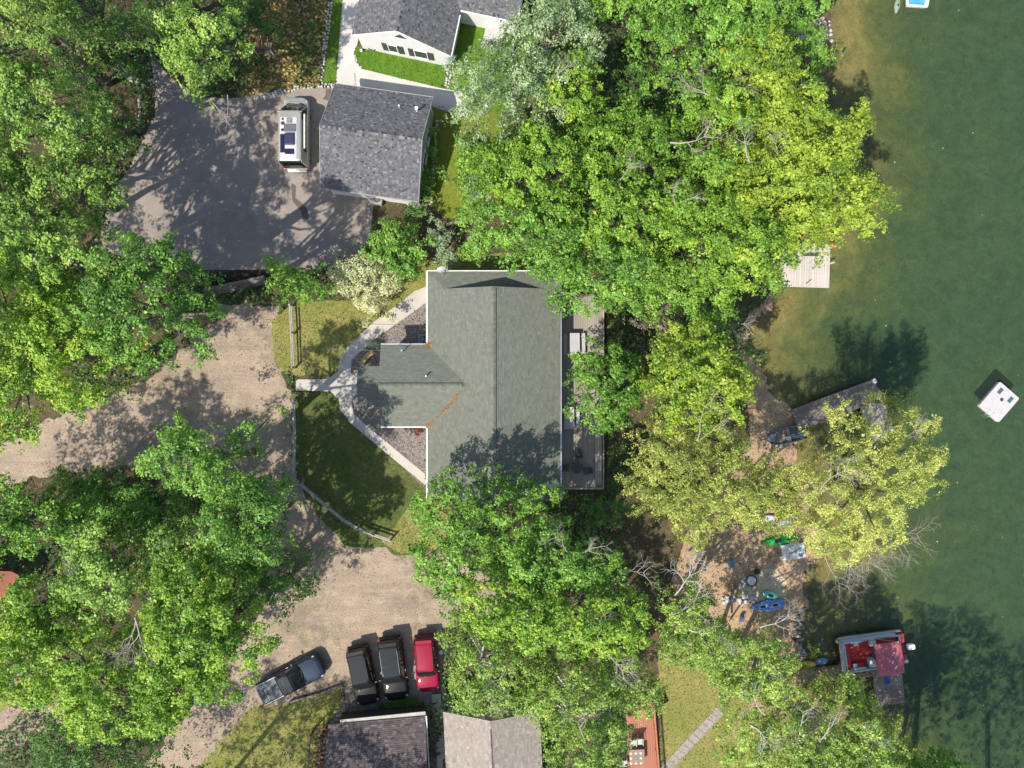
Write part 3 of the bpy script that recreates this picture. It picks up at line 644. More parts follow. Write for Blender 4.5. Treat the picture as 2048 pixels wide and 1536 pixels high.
tt('sp2', 'tiny blue spruce at the corner of the white gabled house', 'spruce', E(901, 126, 14, 14), 1.8, name='spruce_tree', cat='spruce', layers=1)
tt('hd1', 'row of green shrubs along the east wall of the garage', 'green', [(856, 235), (874, 235), (868, 330), (858, 388), (842, 390), (852, 300)], 1.3, name='hedge', cat='hedge', layers=1)
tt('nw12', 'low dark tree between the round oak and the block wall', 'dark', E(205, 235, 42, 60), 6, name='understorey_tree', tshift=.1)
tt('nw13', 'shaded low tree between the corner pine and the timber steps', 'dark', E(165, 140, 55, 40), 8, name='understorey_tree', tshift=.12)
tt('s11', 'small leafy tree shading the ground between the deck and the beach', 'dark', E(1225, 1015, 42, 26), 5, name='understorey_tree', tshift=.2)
tt('s12', 'spreading waterside tree filling the bottom edge left of the lake corner', 'birch', [(1560, 1500), (1700, 1480), (1800, 1500), (1880, 1530), (1860, 1620), (1560, 1620)], 11, name='birch_tree', tshift=.04)
tt('s13', 'birch at the north edge of the grass beside the stone path', 'birch', [(1380, 1300), (1450, 1290), (1500, 1340), (1490, 1400), (1440, 1400), (1400, 1350)], 11, name='birch_tree', tshift=.02, grow=.2)
# ---- south west wood
tt('sw0', 'bright green tree standing alone at the south edge of the dirt road', 'green', [(322, 900), (372, 875), (400, 848), (440, 852), (465, 880), (500, 850), (520, 870), (500, 920), (560, 925), (560, 990), (500, 1010), (440, 1000), (400, 960), (330, 960)], 16, tshift=.1)
tt('sw1', 'dark green tree between the bright roadside tree and the fence', 'green', [(440, 990), (540, 960), (600, 1000), (612, 1060), (570, 1120), (480, 1090), (430, 1040)], 17, tshift=-.12)
tt('sw2', 'pale green tree on the left edge south of the dirt road', 'green', [(-60, 965), (60, 950), (110, 990), (150, 1050), (110, 1100), (20, 1115), (-60, 1105)], 15, tshift=.08)
tt('sw3', 'shaded tree between the pale edge tree and the bright roadside tree', 'green', [(120, 980), (200, 960), (300, 970), (340, 1020), (300, 1070), (180, 1070), (120, 1040)], 10, tshift=-.12)
tt('sw4', 'round yellow green tree in the middle of the south west wood', 'oak', [(170, 1100), (215, 1070), (280, 1080), (320, 1140), (310, 1190), (250, 1210), (180, 1190)], 16, name='oak_tree', tshift=.05)
tt('sw5', 'tall tree with a forked bare limb beside the red roofed shed', 'maple', [(60, 1150), (110, 1130), (160, 1150), (170, 1180), (150, 1260), (60, 1290), (-50, 1280), (-40, 1240), (30, 1225)], 15, name='maple_tree')
tt('sw6', 'big spreading maple over the lower dirt track', 'maple', [(60, 1240), (160, 1230), (260, 1260), (300, 1330), (320, 1410), (290, 1460), (240, 1440), (200, 1460), (150, 1390), (90, 1400), (-30, 1340), (-30, 1270)], 16, name='maple_tree', tshift=.06)
tt('sw7', 'wide maple whose crown reaches toward the parked pickup', 'maple', [(340, 1110), (440, 1090), (500, 1140), (520, 1210), (560, 1240), (530, 1330), (480, 1390), (420, 1370), (390, 1430), (320, 1450), (290, 1380), (310, 1250), (320, 1160)], 16, name='maple_tree')
tt('sw8', 'light green tree west of the dirt parking area', 'oak', [(330, 1010), (400, 1000), (490, 1060), (500, 1130), (430, 1170), (350, 1140)], 14, name='oak_tree', tshift=.06)
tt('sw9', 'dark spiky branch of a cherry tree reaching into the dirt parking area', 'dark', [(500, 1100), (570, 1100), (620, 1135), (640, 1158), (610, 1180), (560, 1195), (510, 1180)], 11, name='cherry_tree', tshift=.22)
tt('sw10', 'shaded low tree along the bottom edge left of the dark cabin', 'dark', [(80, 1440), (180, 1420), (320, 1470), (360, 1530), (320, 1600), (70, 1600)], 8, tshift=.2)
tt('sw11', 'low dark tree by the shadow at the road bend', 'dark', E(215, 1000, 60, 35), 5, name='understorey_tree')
# ---- south
tt('s0', 'bright green maple overlapping the south end of the green roof', 'green', [(868, 965), (930, 945), (1000, 950), (1050, 975), (1100, 965), (1128, 1010), (1120, 1070), (1080, 1110), (1000, 1130), (950, 1190), (870, 1190), (860, 1150), (825, 1140), (838, 1080), (845, 1010)], 12, name='maple_tree', tshift=.08)
tt('s1', 'tall tree with a bare limb just south of the deck', 'green', [(1010, 1080), (1100, 1050), (1150, 1060), (1200, 1090), (1262, 1110), (1250, 1160), (1160, 1170), (1080, 1180), (1000, 1150)], 14, tshift=.04, grow=.15)
tt('s2', 'yellow green maple in the middle of the southern trees', 'maple', [(950, 1150), (1060, 1150), (1170, 1160), (1250, 1180), (1280, 1250), (1240, 1300), (1150, 1290), (1050, 1290), (960, 1250)], 15, name='maple_tree', tshift=.06)
tt('s3', 'green tree beside the red car', 'birch', [(890, 1240), (960, 1220), (1050, 1260), (1080, 1330), (1060, 1400), (1000, 1400), (930, 1410), (905, 1370), (915, 1310), (890, 1290)], 14, name='birch_tree')
tt('s4', 'birch with grey twigs right of the beige roof', 'birch', [(1060, 1330), (1160, 1300), (1230, 1350), (1250, 1420), (1235, 1500), (1180, 1560), (1120, 1550), (1080, 1500), (1085, 1450), (1030, 1420)], 14, name='birch_tree', tshift=-.04)
tt('s5', 'birch overhanging the north end of the rust red deck', 'birch', [(1230, 1330), (1300, 1320), (1320, 1390), (1290, 1420), (1235, 1400)], 10, name='birch_tree')
tt('s6', 'wide birch with white limbs in front of the beach chairs', 'birch', [(1300, 1170), (1370, 1140), (1410, 1160), (1430, 1210), (1480, 1240), (1490, 1320), (1400, 1340), (1320, 1330), (1300, 1250)], 13, name='birch_tree', grow=.15)
tt('s7', 'birch over the path to the southern dock', 'birch', [(1440, 1250), (1520, 1230), (1570, 1270), (1590, 1320), (1600, 1380), (1540, 1400), (1450, 1380), (1430, 1310)], 12, name='birch_tree', tshift=.05, grow=.15)
tt('s8', 'tree at the lake edge below the pontoon boat', 'birch', [(1500, 1400), (1570, 1370), (1640, 1385), (1700, 1360), (1740, 1390), (1790, 1440), (1800, 1500), (1760, 1580), (1480, 1600), (1440, 1500)], 12, name='birch_tree', tshift=.08, grow=.15)
tt('s9', 'light green waterside tree cut by the bottom edge at the lake', 'green', [(1770, 1480), (1840, 1470), (1880, 1500), (1930, 1540), (1900, 1620), (1760, 1620)], 9, tshift=.1)
tt('s10', 'dark green tree between the beige roof and the rust red deck', 'dark', E(1215, 1440, 36, 60), 9, tshift=.1)
# ---- east of the house
tt('e0', 'round green tree standing against the deck', 'green', [(1150, 800), (1150, 760), (1170, 720), (1215, 702), (1265, 705), (1280, 760), (1270, 810), (1245, 850), (1200, 840), (1165, 825)], 9, tshift=-.06, grow=.45, dens=1.4, layers=3)
tt('e1', 'bright yellow maple in the middle of the lake shore', 'yellow', [(1275, 690), (1315, 690), (1330, 645), (1385, 635), (1415, 660), (1455, 700), (1490, 740), (1497, 790), (1478, 835), (1440, 850), (1400, 860), (1340, 858), (1305, 825), (1292, 760)], 14, name='maple_tree', grow=.15, tshift=-.03)
tt('e2', 'yellow green tree south of the bright yellow maple', 'willow', [(1285, 880), (1330, 850), (1400, 850), (1450, 860), (1520, 915), (1570, 960), (1560, 1020), (1500, 1050), (1440, 1060), (1400, 1090), (1340, 1050), (1280, 1020), (1255, 980), (1280, 930)], 13, tshift=-.12, name='birch_tree', grow=.5, dens=1.2)
tt('e3', 'small dark purple leafed tree behind the deck', 'greyish', E(1315, 635, 42, 36), 6, name='plum_tree')
tt('e4', 'grey green tree with dead branches at the shore above the yellow maple', 'dark', E(1480, 700, 40, 40), 7, tshift=.15, gaps=.3)
tt('e5', 'great olive yellow willow leaning over the lake beside the middle dock', 'willow', [(1640, 900), (1652, 850), (1680, 800), (1720, 835), (1780, 850), (1812, 815), (1860, 840), (1858, 880), (1880, 940), (1862, 960), (1850, 1000), (1810, 1010), (1815, 1050), (1790, 1090), (1740, 1100), (1700, 1120), (1650, 1150), (1620, 1140), (1640, 1100), (1590, 1060), (1560, 1000), (1580, 930)], 14, name='willow_tree', cat='willow', gaps=.05, grow=.35, dens=1.15)
tt('e6', 'yellow tree between the rowboat and the green kayak', 'willow', [(1470, 930), (1560, 900), (1600, 960), (1600, 1040), (1540, 1060), (1480, 1030)], 11, tshift=-.05, grow=.05, name='willow_tree', cat='willow')
tt('e7', 'small bright twig crown on the corner of the middle dock', 'willow', E(1775, 803, 16, 18), 7, tshift=-.08, name='willow_tree', cat='willow', limbs=False)
# ---- north east mass
tt('n0', 'silver maple with white backed leaves beside the white gabled house', 'silver', [(1040, 30), (1100, 0), (1160, 40), (1190, 120), (1160, 160), (1120, 200), (1080, 260), (1000, 280), (945, 300), (905, 240), (930, 170), (905, 130), (960, 100), (1000, 90), (1010, 50)], 15, name='maple_tree', gaps=.1)
tt('n1', 'green maple east of the silver maple', 'maple', [(1080, 150), (1160, 130), (1200, 180), (1205, 230), (1150, 260), (1080, 260)], 13, name='maple_tree')
tt('n2', 'green tree at the top edge with white limbs below it', 'green', [(1180, -60), (1330, -60), (1340, 40), (1300, 90), (1250, 70), (1190, 30)], 14)
tt('n3', 'broad bright green tree at the top edge by the lake', 'green', [(1330, -50), (1680, -50), (1640, 20), (1590, 40), (1560, 90), (1600, 150), (1560, 190), (1480, 200), (1400, 190), (1330, 130), (1320, 40)], 15, tshift=.08)
tt('n4', 'green bush at the shore beside the small pale beach', 'green', E(1610, 115, 34, 50), 6, tshift=.08)
tt('n5', 'yellow tree behind the fingered lakeside tree', 'yellow', [(1470, 100), (1540, 90), (1570, 150), (1620, 210), (1610, 270), (1520, 290), (1460, 240), (1450, 160)], 16, tshift=-.08, name='maple_tree')
tt('n6', 'lakeside tree with long yellow fingers over the water', 'yellow', [(1480, 270), (1560, 250), (1640, 260), (1690, 225), (1720, 240), (1738, 250), (1745, 262), (1720, 300), (1738, 310), (1700, 340), (1735, 350), (1765, 360), (1750, 385), (1760, 400), (1755, 425), (1735, 440), (1720, 460), (1680, 455), (1640, 480), (1540, 500), (1480, 440), (1470, 340)], 16, name='maple_tree', gaps=.08)
tt('n7', 'dark green tree in the gap between the top trees', 'dark', E(1270, 190, 60, 60), 8, gaps=.35, name='understorey_tree', tshift=.1)
tt('n8', 'maple south of the silver maple at the edge of the rear lawn', 'maple', [(920, 290), (1000, 280), (1080, 260), (1140, 300), (1150, 380), (1080, 430), (1000, 430), (950, 400), (925, 340)], 13, name='maple_tree', tshift=-.06)
tt('n9', 'green tree filling the middle of the northern canopy', 'maple', [(1170, 250), (1280, 230), (1360, 260), (1380, 340), (1320, 380), (1220, 380), (1160, 330)], 12, name='maple_tree', tshift=-.12)
tt('n10', 'yellow tipped maple right of the middle of the canopy', 'maple', [(1360, 200), (1460, 200), (1490, 280), (1480, 370), (1420, 400), (1370, 360), (1370, 280)], 16, name='maple_tree', tshift=.0, gaps=.1)
tt('n11', 'bright green maple above the roof corner of the green roofed house', 'green', [(945, 430), (1040, 410), (1120, 420), (1160, 480), (1120, 540), (1060, 540), (1000, 500), (955, 490)], 12, name='maple_tree', tshift=.04)
tt('n12', 'light green maple over the north end of the deck', 'green', [(1120, 510), (1200, 480), (1280, 520), (1300, 600), (1240, 640), (1215, 600), (1180, 615), (1125, 600), (1110, 560)], 13, name='maple_tree', tshift=.04)
tt('n13', 'yellow green maple above the middle of the deck trees', 'maple', [(1150, 380), (1260, 370), (1340, 400), (1340, 480), (1270, 520), (1180, 500), (1130, 440)], 13, name='maple_tree', tshift=-.02)
tt('n14', 'spreading maple west of the northern dock', 'maple', [(1340, 390), (1440, 390), (1520, 440), (1575, 480), (1555, 545), (1535, 600), (1500, 620), (1430, 600), (1350, 560), (1320, 480)], 15, name='maple_tree', tshift=.0, gaps=.12)
tt('n15', 'green tree between the plum tree and the northern dock', 'green', [(1270, 560), (1340, 550), (1420, 590), (1440, 640), (1390, 640), (1300, 610)], 11, tshift=.1)
# ---- trees just outside the frame that shade it
tt('o1', 'tree beyond the left edge', 'maple', E(-190, 600, 120, 200), 16, dens=.3, limbs=False)
tt('o2', 'tree beyond the lower left edge', 'maple', E(-170, 1180, 120, 160), 16, dens=.3, limbs=False)
tt('o3', 'tree beyond the bottom edge left of the dark cabin', 'maple', E(230, 1850, 170, 120), 18, dens=.3, limbs=False)
tt('o4', 'tree beyond the bottom edge below the dark cabin', 'maple', E(440, 1880, 150, 120), 17, dens=.3, limbs=False)
tt('o5', 'tree beyond the bottom edge right of the dark cabin', 'maple', E(640, 1900, 130, 110), 16, dens=.3, limbs=False)
tt('o8', 'tall tree beyond the bottom right corner', 'maple', E(2090, 1900, 150, 130), 19, dens=.3, limbs=False)
tt('o6', 'tree beyond the bottom edge at the lake', 'maple', E(1900, 1790, 170, 140), 19, dens=.3, limbs=False)
tt('o7', 'tree beyond the top left corner', 'pine', E(-180, 200, 100, 200), 17, dens=.3, name='pine_tree', cat='pine', limbs=False)
tt('o10', 'tree beyond the top edge left of the white house', 'maple', E(480, -190, 150, 80), 14, dens=.3, limbs=False)
tt('o11', 'tree beyond the top edge right of the white house', 'maple', E(1200, -190, 170, 90), 14, dens=.3, limbs=False)
tt('o12', 'tree beyond the top edge near the lake', 'green', E(1500, -180, 150, 90), 14, dens=.3, limbs=False)
for o_ in ('o1', 'o2', 'o3', 'o4', 'o5', 'o6', 'o7'): pass
print('leaves', NLEAF[0])
# ================================================================ buildings
def clip_poly(subject, clip):
    out = subject
    n = len(clip); area = sum(clip[i][0] * clip[(i + 1) % n][1] - clip[(i + 1) % n][0] * clip[i][1] for i in range(n)); sg = 1 if area > 0 else -1
    for i in range(n):
        a, b = clip[i], clip[(i + 1) % n]; inp = out; out = []
        if not inp: break
        f = lambda p: sg * ((b[0] - a[0]) * (p[1] - a[1]) - (b[1] - a[1]) * (p[0] - a[0]))
        for j in range(len(inp)):
            p, q = inp[j], inp[(j + 1) % len(inp)]; fp, fq = f(p), f(q)
            if fp >= 0: out.append(p)
            if (fp >= 0) != (fq >= 0): t = fp / (fp - fq); out.append((p[0] + (q[0] - p[0]) * t, p[1] + (q[1] - p[1]) * t))
    return out
def shingles(b, O, U, V, poly, tw=.30, ex=.15, th=.014, seed=0):
    """courses of single tabs laid up the slope: O origin, U along the eave, V up the slope, poly convex in (u, v) metres"""
    rr = random.Random(seed); O, U, V = Vector(O), Vector(U).normalized(), Vector(V).normalized(); N_ = U.cross(V).normalized()
    if N_.z < 0: N_ = -N_
    us = [p[0] for p in poly]; vs_ = [p[1] for p in poly]
    v = min(vs_); r = 0
    while v < max(vs_):
        u = min(us) - rr.uniform(0, tw)
        while u < max(us):
            w = tw * rr.uniform(.7, 1.25); c = clip_poly([(u + .006, v), (u + w, v), (u + w, v + ex), (u + .006, v + ex)], poly)
            if len(c) > 2:
                k = rr.uniform(.8, 1.5) * th
                top = [O + U * p[0] + V * p[1] + N_ * (.012 + k * (1 - (p[1] - v) / ex)) for p in c]
                n = len(top); base = [O + U * p[0] + V * p[1] + N_ * .004 for p in c]
                fs = [tuple(range(n))] + [(i, (i + 1) % n, n + (i + 1) % n, n + i)[::-1] for i in range(n) if abs(c[i][1] - c[(i + 1) % n][1]) < 1e-6 and abs(c[i][1] - v) < 1e-6]
                if (U.cross(V)).z < 0: fs = [f[::-1] for f in fs]
                b.add(top + base, fs, min(1, max(0, rr.gauss(.5, .2))))
            u += w
        v += ex; r += 1
def slope(parent, pts, smat, dmat, th=.14, tw=.30, ex=.15, seed=0, name='roof'):
    """one roof slope: a solid deck with its shingles; pts[0]-pts[1] is the eave"""
    pts = [Vector(p) for p in pts]; U = (pts[1] - pts[0]).normalized(); n = (pts[1] - pts[0]).cross(pts[2] - pts[1]).normalized()
    if n.z < 0: n = -n
    V = n.cross(U).normalized()
    if V.z < 0: V = -V
    d = MB(); m = len(pts); lo = [p - Vector((0, 0, th)) for p in pts]
    fs = [tuple(range(m)), tuple(range(m, 2 * m))[::-1]] + [(i, m + i, m + (i + 1) % m, (i + 1) % m) for i in range(m)]
    d.add(pts + lo, fs); rf = d.build(name, dmat, parent)
    b = MB(); shingles(b, pts[0], U, V, [((p - pts[0]).dot(U), (p - pts[0]).dot(V)) for p in pts], tw, ex, seed=seed)
    sh = b.build('shingles', smat, rf, kind='stuff'); return rf
def ridge_cap(parent, a, b, smat, w=.3, pitch=.4, lift=.03, ex=.2):
    a, b = Vector(a), Vector(b); d = (b - a); n = int(d.length / ex); d.normalize(); s = Vector((-d.y, d.x, 0)).normalized(); m = MB()
    for i in range(n):
        p = a + d * (i * ex); q = a + d * ((i + 1) * ex); up = Vector((0, 0, lift)); u2 = Vector((0, 0, lift + .012)); dr = Vector((0, 0, w / 2 * pitch))
        vs = [p + u2 + s * w / 2 - dr, p + u2, p + u2 - s * w / 2 - dr, q + up + s * w / 2 - dr, q + up, q + up - s * w / 2 - dr]
        vs += [vs[0] - Vector((0, 0, .03)), vs[3] - Vector((0, 0, .03)), vs[2] - Vector((0, 0, .03)), vs[5] - Vector((0, 0, .03))]
        m.add(vs, [(0, 3, 4, 1), (1, 4, 5, 2), (0, 6, 7, 3), (2, 5, 9, 8), (0, 1, 2, 8, 6)])
    m.build('ridge_cap', smat, parent, kind='stuff')
WHITE = M('white_trim', (.78, .77, .74), (.70, .69, .66), .5, 2, var=.05)
FNW = M('step_white', (.50, .49, .47), None, .7, 2)
SIDING = M('white_siding', (.76, .75, .74), (.70, .69, .68), .6, 1.2, var=.05)
GSID = M('grey_trim_shaded_siding', (.34, .33, .31), (.28, .27, .26), .7, 1.2, var=.06)  # grey trim; on the garage's east wall it puts the shade into the colour
TAN = M('tan_siding', (.36, .34, .27), (.30, .29, .23), .7, 1.2, var=.06)
DECKM = M('roof_deck', (.10, .10, .09), None, .9, 4)
SHUT = M('dark_shutter', (.06, .06, .065), None, .6, 3)
GLS = glassm('window_glass', (.05, .06, .07))
SHG = tmat('shingle_green', [(0, (.115, .122, .097)), (.5, (.14, .148, .12)), (1, (.168, .176, .144))], .9, bmp=.3, spec=.25)
SHP = tmat('shingle_grey', [(0, (.04, .04, .046)), (.3, (.09, .09, .096)), (.7, (.135, .135, .142)), (1, (.22, .22, .23))], .9, bmp=.3, spec=.25)
SHD = tmat('shingle_dark', [(0, (.05, .04, .042)), (.6, (.10, .08, .08)), (1, (.16, .14, .135))], .9, bmp=.3, spec=.25)
SHB = tmat('shingle_tan', [(0, (.22, .185, .155)), (.6, (.29, .25, .215)), (1, (.35, .31, .27))], .9, bmp=.3, spec=.25)
METAL = M('galvanised', (.62, .62, .62), (.5, .5, .5), .35, 4, metal=.8)
def gutter(parent, a, b, w=.12, mat=None):
    MB().beam(a, b, w, .13).build('gutter', mat or WHITE, parent)
def rot2(cx, cy, a):
    ca, sa = math.cos(a), math.sin(a)
    return lambda u, v, z=0: (cx + u * ca - v * sa, cy + u * sa + v * ca, z)
def walls(parent, poly, z0, z1, mat, name='wall'):
    n = len(poly)
    for i in range(n):
        a, b = Vector((*poly[i], 0)), Vector((*poly[(i + 1) % n], 0)); d = (b - a); l = d.length - .02
        c = (a + b) / 2; MB().box((0, 0, 0), (l - .14, .15, z1 - z0)).build(name, mat, parent, loc=(c.x, c.y, (z0 + z1) / 2), rot=(0, 0, math.atan2(d.y, d.x)))
    b = MB()
    for p in poly: b.box((p[0], p[1], (z0 + z1) / 2), (.2, .2, z1 - z0 + .01))
    b.build('corner_trim', mat, parent)
def wall_local(fr, u0, v0, u1, v1, z0, z1, mat, parent, name='wall'):
    b = MB(); b.prism([fr(u0, v0)[:2], fr(u1, v0)[:2], fr(u1, v1)[:2], fr(u0, v1)[:2]], z0, z1); return b.build(name, mat, parent)
def gable_tri(fr, pts, th, mat, parent, axis='v', name='gable_wall'):
    """pts: (u or v, z) outline in the wall plane; th: the two plane positions"""
    A = [fr(p[0], th[0], p[1]) if axis == 'v' else fr(th[0], p[0], p[1]) for p in pts]; B = [fr(p[0], th[1], p[1]) if axis == 'v' else fr(th[1], p[0], p[1]) for p in pts]
    m = MB(); n = len(pts); m.add(A + B, [tuple(range(n)), tuple(range(n, 2 * n))[::-1]] + [(i, n + i, n + (i + 1) % n, (i + 1) % n) for i in range(n)])
    return m.build(name, mat, parent)
def window(fr, u, v, z, w, h, rz, parent, shutters=True, nx=2, ny=2):
    """window standing proud of a wall whose outside faces -v"""
    p = fr(u, v, z); f = MB(); t = .07
    for s in (-1, 1): f.box((s * (w / 2 - t / 2), 0, 0), (t, .08, h)); f.box((0, 0, s * (h / 2 - t / 2)), (w - 2 * t, .08, t))
    wd = f.build('window', WHITE, parent, loc=p, rot=(0, 0, rz))
    for i in range(nx):
        for j in range(ny):
            pw, ph = (w - 2 * t) / nx, (h - 2 * t) / ny
            MB().box((0, 0, 0), (pw - .03, .03, ph - .03)).build('pane', GLS, wd, loc=(-w / 2 + t + pw * (i + .5), .0, -h / 2 + t + ph * (j + .5)))
    MB().box((0, -.03, -h / 2 - .04), (w + .1, .12, .06)).build('sill', WHITE, wd)
    if shutters:
        for s in (-1, 1):
            q = fr(u + s * (w / 2 + .26), v - .0, z); b = MB()
            for sx in (-.17, .17): b.box((sx, 0, 0), (.06, .05, h))
            for k in range(9): b.box((0, 0, -h / 2 + h * (k + .5) / 9), (.28, .04, h / 9 * .7))
            b.build('shutter', SHUT, parent, loc=q, rot=(0, 0, rz))
# ---------------------------------------------------------------- green roofed house
H1 = thing('house', 'large house with a pale green shingle roof, a west wing and a lake side deck', 'house', (-1.4, -.15, 0))
base = Vector(H1.location)
def h1(x, y, z): return (x - base.x, y - base.y, z)
ZE, PT = 3.1, .37
xw, xe, xr, yn, ys0, yg = -6.56, 3.76, -1.4, 8.75, -9.05, 7.25
zr = ZE + PT * (xr - xw); hx = xw + (yn - yg); hz = ZE + PT * (yn - yg); hxe = xe - (yn - yg)
def sl(pts, seed): return slope(H1, [h1(*p) for p in pts], SHG, DECKM, seed=seed)
sl([(xw, yg, ZE), (xw, ys0, ZE), (xr, ys0, zr), (xr, yg + .1, zr), (xw, yg + .1, ZE)], 1)
sl([(xe, ys0, ZE), (xe, yg + .1, ZE), (xr, yg + .1, zr), (xr, ys0, zr)], 2)
sl([(xw, yn, ZE - .004), (xw, yg + .1, ZE - .004), (hx - .1, yg + .1, hz - .04)], 3)
sl([(xe, yg + .1, ZE - .004), (xe, yn, ZE - .004), (hxe + .1, yg + .1, hz - .04)], 4)
sl([(xe, yn, ZE), (xw, yn, ZE), (hx, yg, hz), (hxe, yg, hz)], 5)
gable_tri(lambda u, v, z=0: h1(u, v, z), [(hx, hz - .1), (hxe, hz - .1), (xr, zr - .12)], (yg + .02, yg - .1), SIDING, H1)
ridge_cap(H1, h1(xr, ys0 + .05, zr), h1(xr, yg + .08, zr), SHG, .38, PT, .11)
yw = -.13; hw = 3.17; xg = -10.2; zw = ZE + PT * hw; xi = xw + hw
sl([(xg, yw + hw, ZE), (xw + .3, yw + hw, ZE + .0), (xi + .15, yw, zw + .0), (xg, yw, zw)], 6)
sl([(xw + .3, yw - hw, ZE), (xg, yw - hw, ZE), (xg, yw, zw), (xi + .15, yw, zw)], 7)
ridge_cap(H1, h1(xg + .02, yw, zw), h1(xi - .35, yw, zw), SHG, .36, PT, .11)
zp = 2.75; hp = 1.52; xp = -12.05; zpr = zp + PT * hp
sl([(xp, yw + hp, zp), (xg + .1, yw + hp, zp), (xg + .1, yw, zpr), (xp, yw, zpr)], 8)
sl([(xg + .1, yw - hp, zp), (xp, yw - hp, zp), (xp, yw, zpr), (xg + .1, yw, zpr)], 9)
F = lambda u, v, z=0: h1(u, v, z)
gable_tri(F, [(yw - hw + .25, ZE - .12), (yw + hw - .25, ZE - .12), (yw, zw - .2)], (xg + .3, xg + .42), SIDING, H1, 'u')
gable_tri(F, [(yw - hp + .15, zp - .12), (yw + hp - .15, zp - .12), (yw, zpr - .18)], (xp + .15, xp + .25), SIDING, H1, 'u')
gable_tri(F, [(xw + .35, ZE - .12), (xe - .35, ZE - .12), (xr, zr - .2)], (ys0 + .3, ys0 + .42), SIDING, H1)
def wbox(x0, y0, x1, y1, z0, z1, nm='wall', mt=None):
    MB().prism([h1(x0, y0, 0)[:2], h1(x1, y0, 0)[:2], h1(x1, y1, 0)[:2], h1(x0, y1, 0)[:2]], z0, z1).build(nm, mt or SIDING, H1)
wbox(xw + .4, ys0 + .45, xw + .55, yn - .4, 0, ZE - .16); wbox(xe - .55, ys0 + .45, xe - .4, yn - .4, 0, ZE - .1)
wbox(xw + .56, yn - .55, xe - .56, yn - .4, 0, ZE - .12); wbox(xw + .56, ys0 + .45, xe - .56, ys0 + .6, 0, ZE - .12)
wbox(xg + .4, yw - hw + .35, xg + .55, yw + hw - .35, 0, ZE - .14); wbox(xg + .56, yw - hw + .35, xw + .3, yw - hw + .5, 0, ZE - .12)
wbox(xg + .56, yw + hw - .5, xw + .3, yw + hw - .35, 0, ZE - .12)
for yy in (yw - hp + .3, yw + hp - .3): wbox(xp + .2, yy - .07, xp + .34, yy + .07, 0, zp - .12, 'post')
gutter(H1, h1(xw - .06, yn, ZE - .06), h1(xw - .06, yw + hw + .1, ZE - .06)); gutter(H1, h1(xw - .06, yw - hw - .1, ZE - .06), h1(xw - .06, ys0, ZE - .06))
gutter(H1, h1(xe + .06, yn, ZE - .06), h1(xe + .06, ys0, ZE - .06), .09, METAL); gutter(H1, h1(xw - .1, yn + .05, ZE - .06), h1(xe + .1, yn + .05, ZE - .06), .08)
gutter(H1, h1(xg, yw - hw - .05, ZE - .06), h1(xw - .13, yw - hw - .05, ZE - .06), .10); gutter(H1, h1(xg, yw + hw + .06, ZE - .06), h1(xw - .13, yw + hw + .06, ZE - .06), .12, METAL)
for x, y in ((xe - .38, 5.5), (xe - .38, 1.2), (xe - .38, -4)):
    q = rot2(*h1(x, y, 0)[:2], R(90)); window(q, 0, 0, 1.5, 1.5, 1.8, R(90), H1, shutters=False, nx=2, ny=1)
def zmain(x): return ZE + PT * (x - xw)
# vent pipe, mast, dish
p = P(853, 752, zw - .2); MB().cyl((0, 0, 0), .06, .55, 10).build('vent_pipe', WHITE, H1, loc=h1(p.x, p.y, zw - .35))
p = P(806, 702, 3.6); ms = MB(); ms.tube([(0, 0, -.5), (0, 0, .85)], .035, 8); ms.cyl((0, 0, .85), .07, .1, 8); ms.tube([(0, 0, .4), (-.45, .5, -.25)], .015, 5); ms.build('service_mast', METAL, H1, loc=h1(p.x, p.y, 3.45))
d = thing('satellite_dish', 'white oval satellite dish on the north west corner of the green roof', 'satellite dish', P(884, 545, 3.6))
b = MB(); rg_ = []
for k, (r, z) in enumerate(((.02, .0), (.14, .02), (.26, .07), (.33, .12))): rg_.append([(r * 1.15 * math.cos(w * math.pi / 8), z, r * math.sin(w * math.pi / 8)) for w in range(16)])
b.loft(rg_, cap=False); o = b.build('dish', M('dish_grey', (.42, .43, .44), None, .5, 3), d, smooth=True, loc=(0, .1, .25), rot=(R(-38), 0, R(10)))
MB().tube([(0, .1, .2), (.02, -.25, -.1)], .03, 6).build('mount', METAL, d); MB().tube([(0, .1, .1), (.45, .12, .35)], .015, 5).box((.5, .12, .38), (.12, .08, .08)).build('feed_arm', SHUT, d)
# fallen leaves in the valleys
MOR = tmat('orange_leaf', [(0, (.16, .06, .02)), (.6, (.36, .14, .04)), (1, (.5, .26, .09))], .8, .1)
def leafline(pts, n, w, zf, nm, lab):
    X = []; Y = []
    for (a, b_, k) in pts:
        q = int(n * k); t = rng.uniform(0, 1, q); X.append(a[0] + (b_[0] - a[0]) * t + rng.normal(0, w, q)); Y.append(a[1] + (b_[1] - a[1]) * t + rng.normal(0, w, q))
    X = np.concatenate(X); Y = np.concatenate(Y); return blades(nm, X, Y, zf(X, Y), .10, MOR, .8, label=lab, cat='leaves', lift=.15)
zval = lambda X, Y: np.maximum(ZE + PT * (X - xw), ZE + PT * (hw - np.abs(Y - yw))) + .035
leafline([(P2(858, 852, 3.1), P2(866, 842, 3.3), .30), (P2(868, 842, 3.3), P2(932, 772, 4.2), .12), (P2(884, 826, 3.5), P2(918, 790, 4.), .40)], 380, .06, zval, 'fallen_leaves', 'orange fallen leaves lying along the southern roof valley')
leafline([(P2(853, 692, 3.1), P2(860, 687, 3.15), 1)], 70, .12, zval, 'fallen_leaves', 'small heap of orange leaves at the northern roof valley')
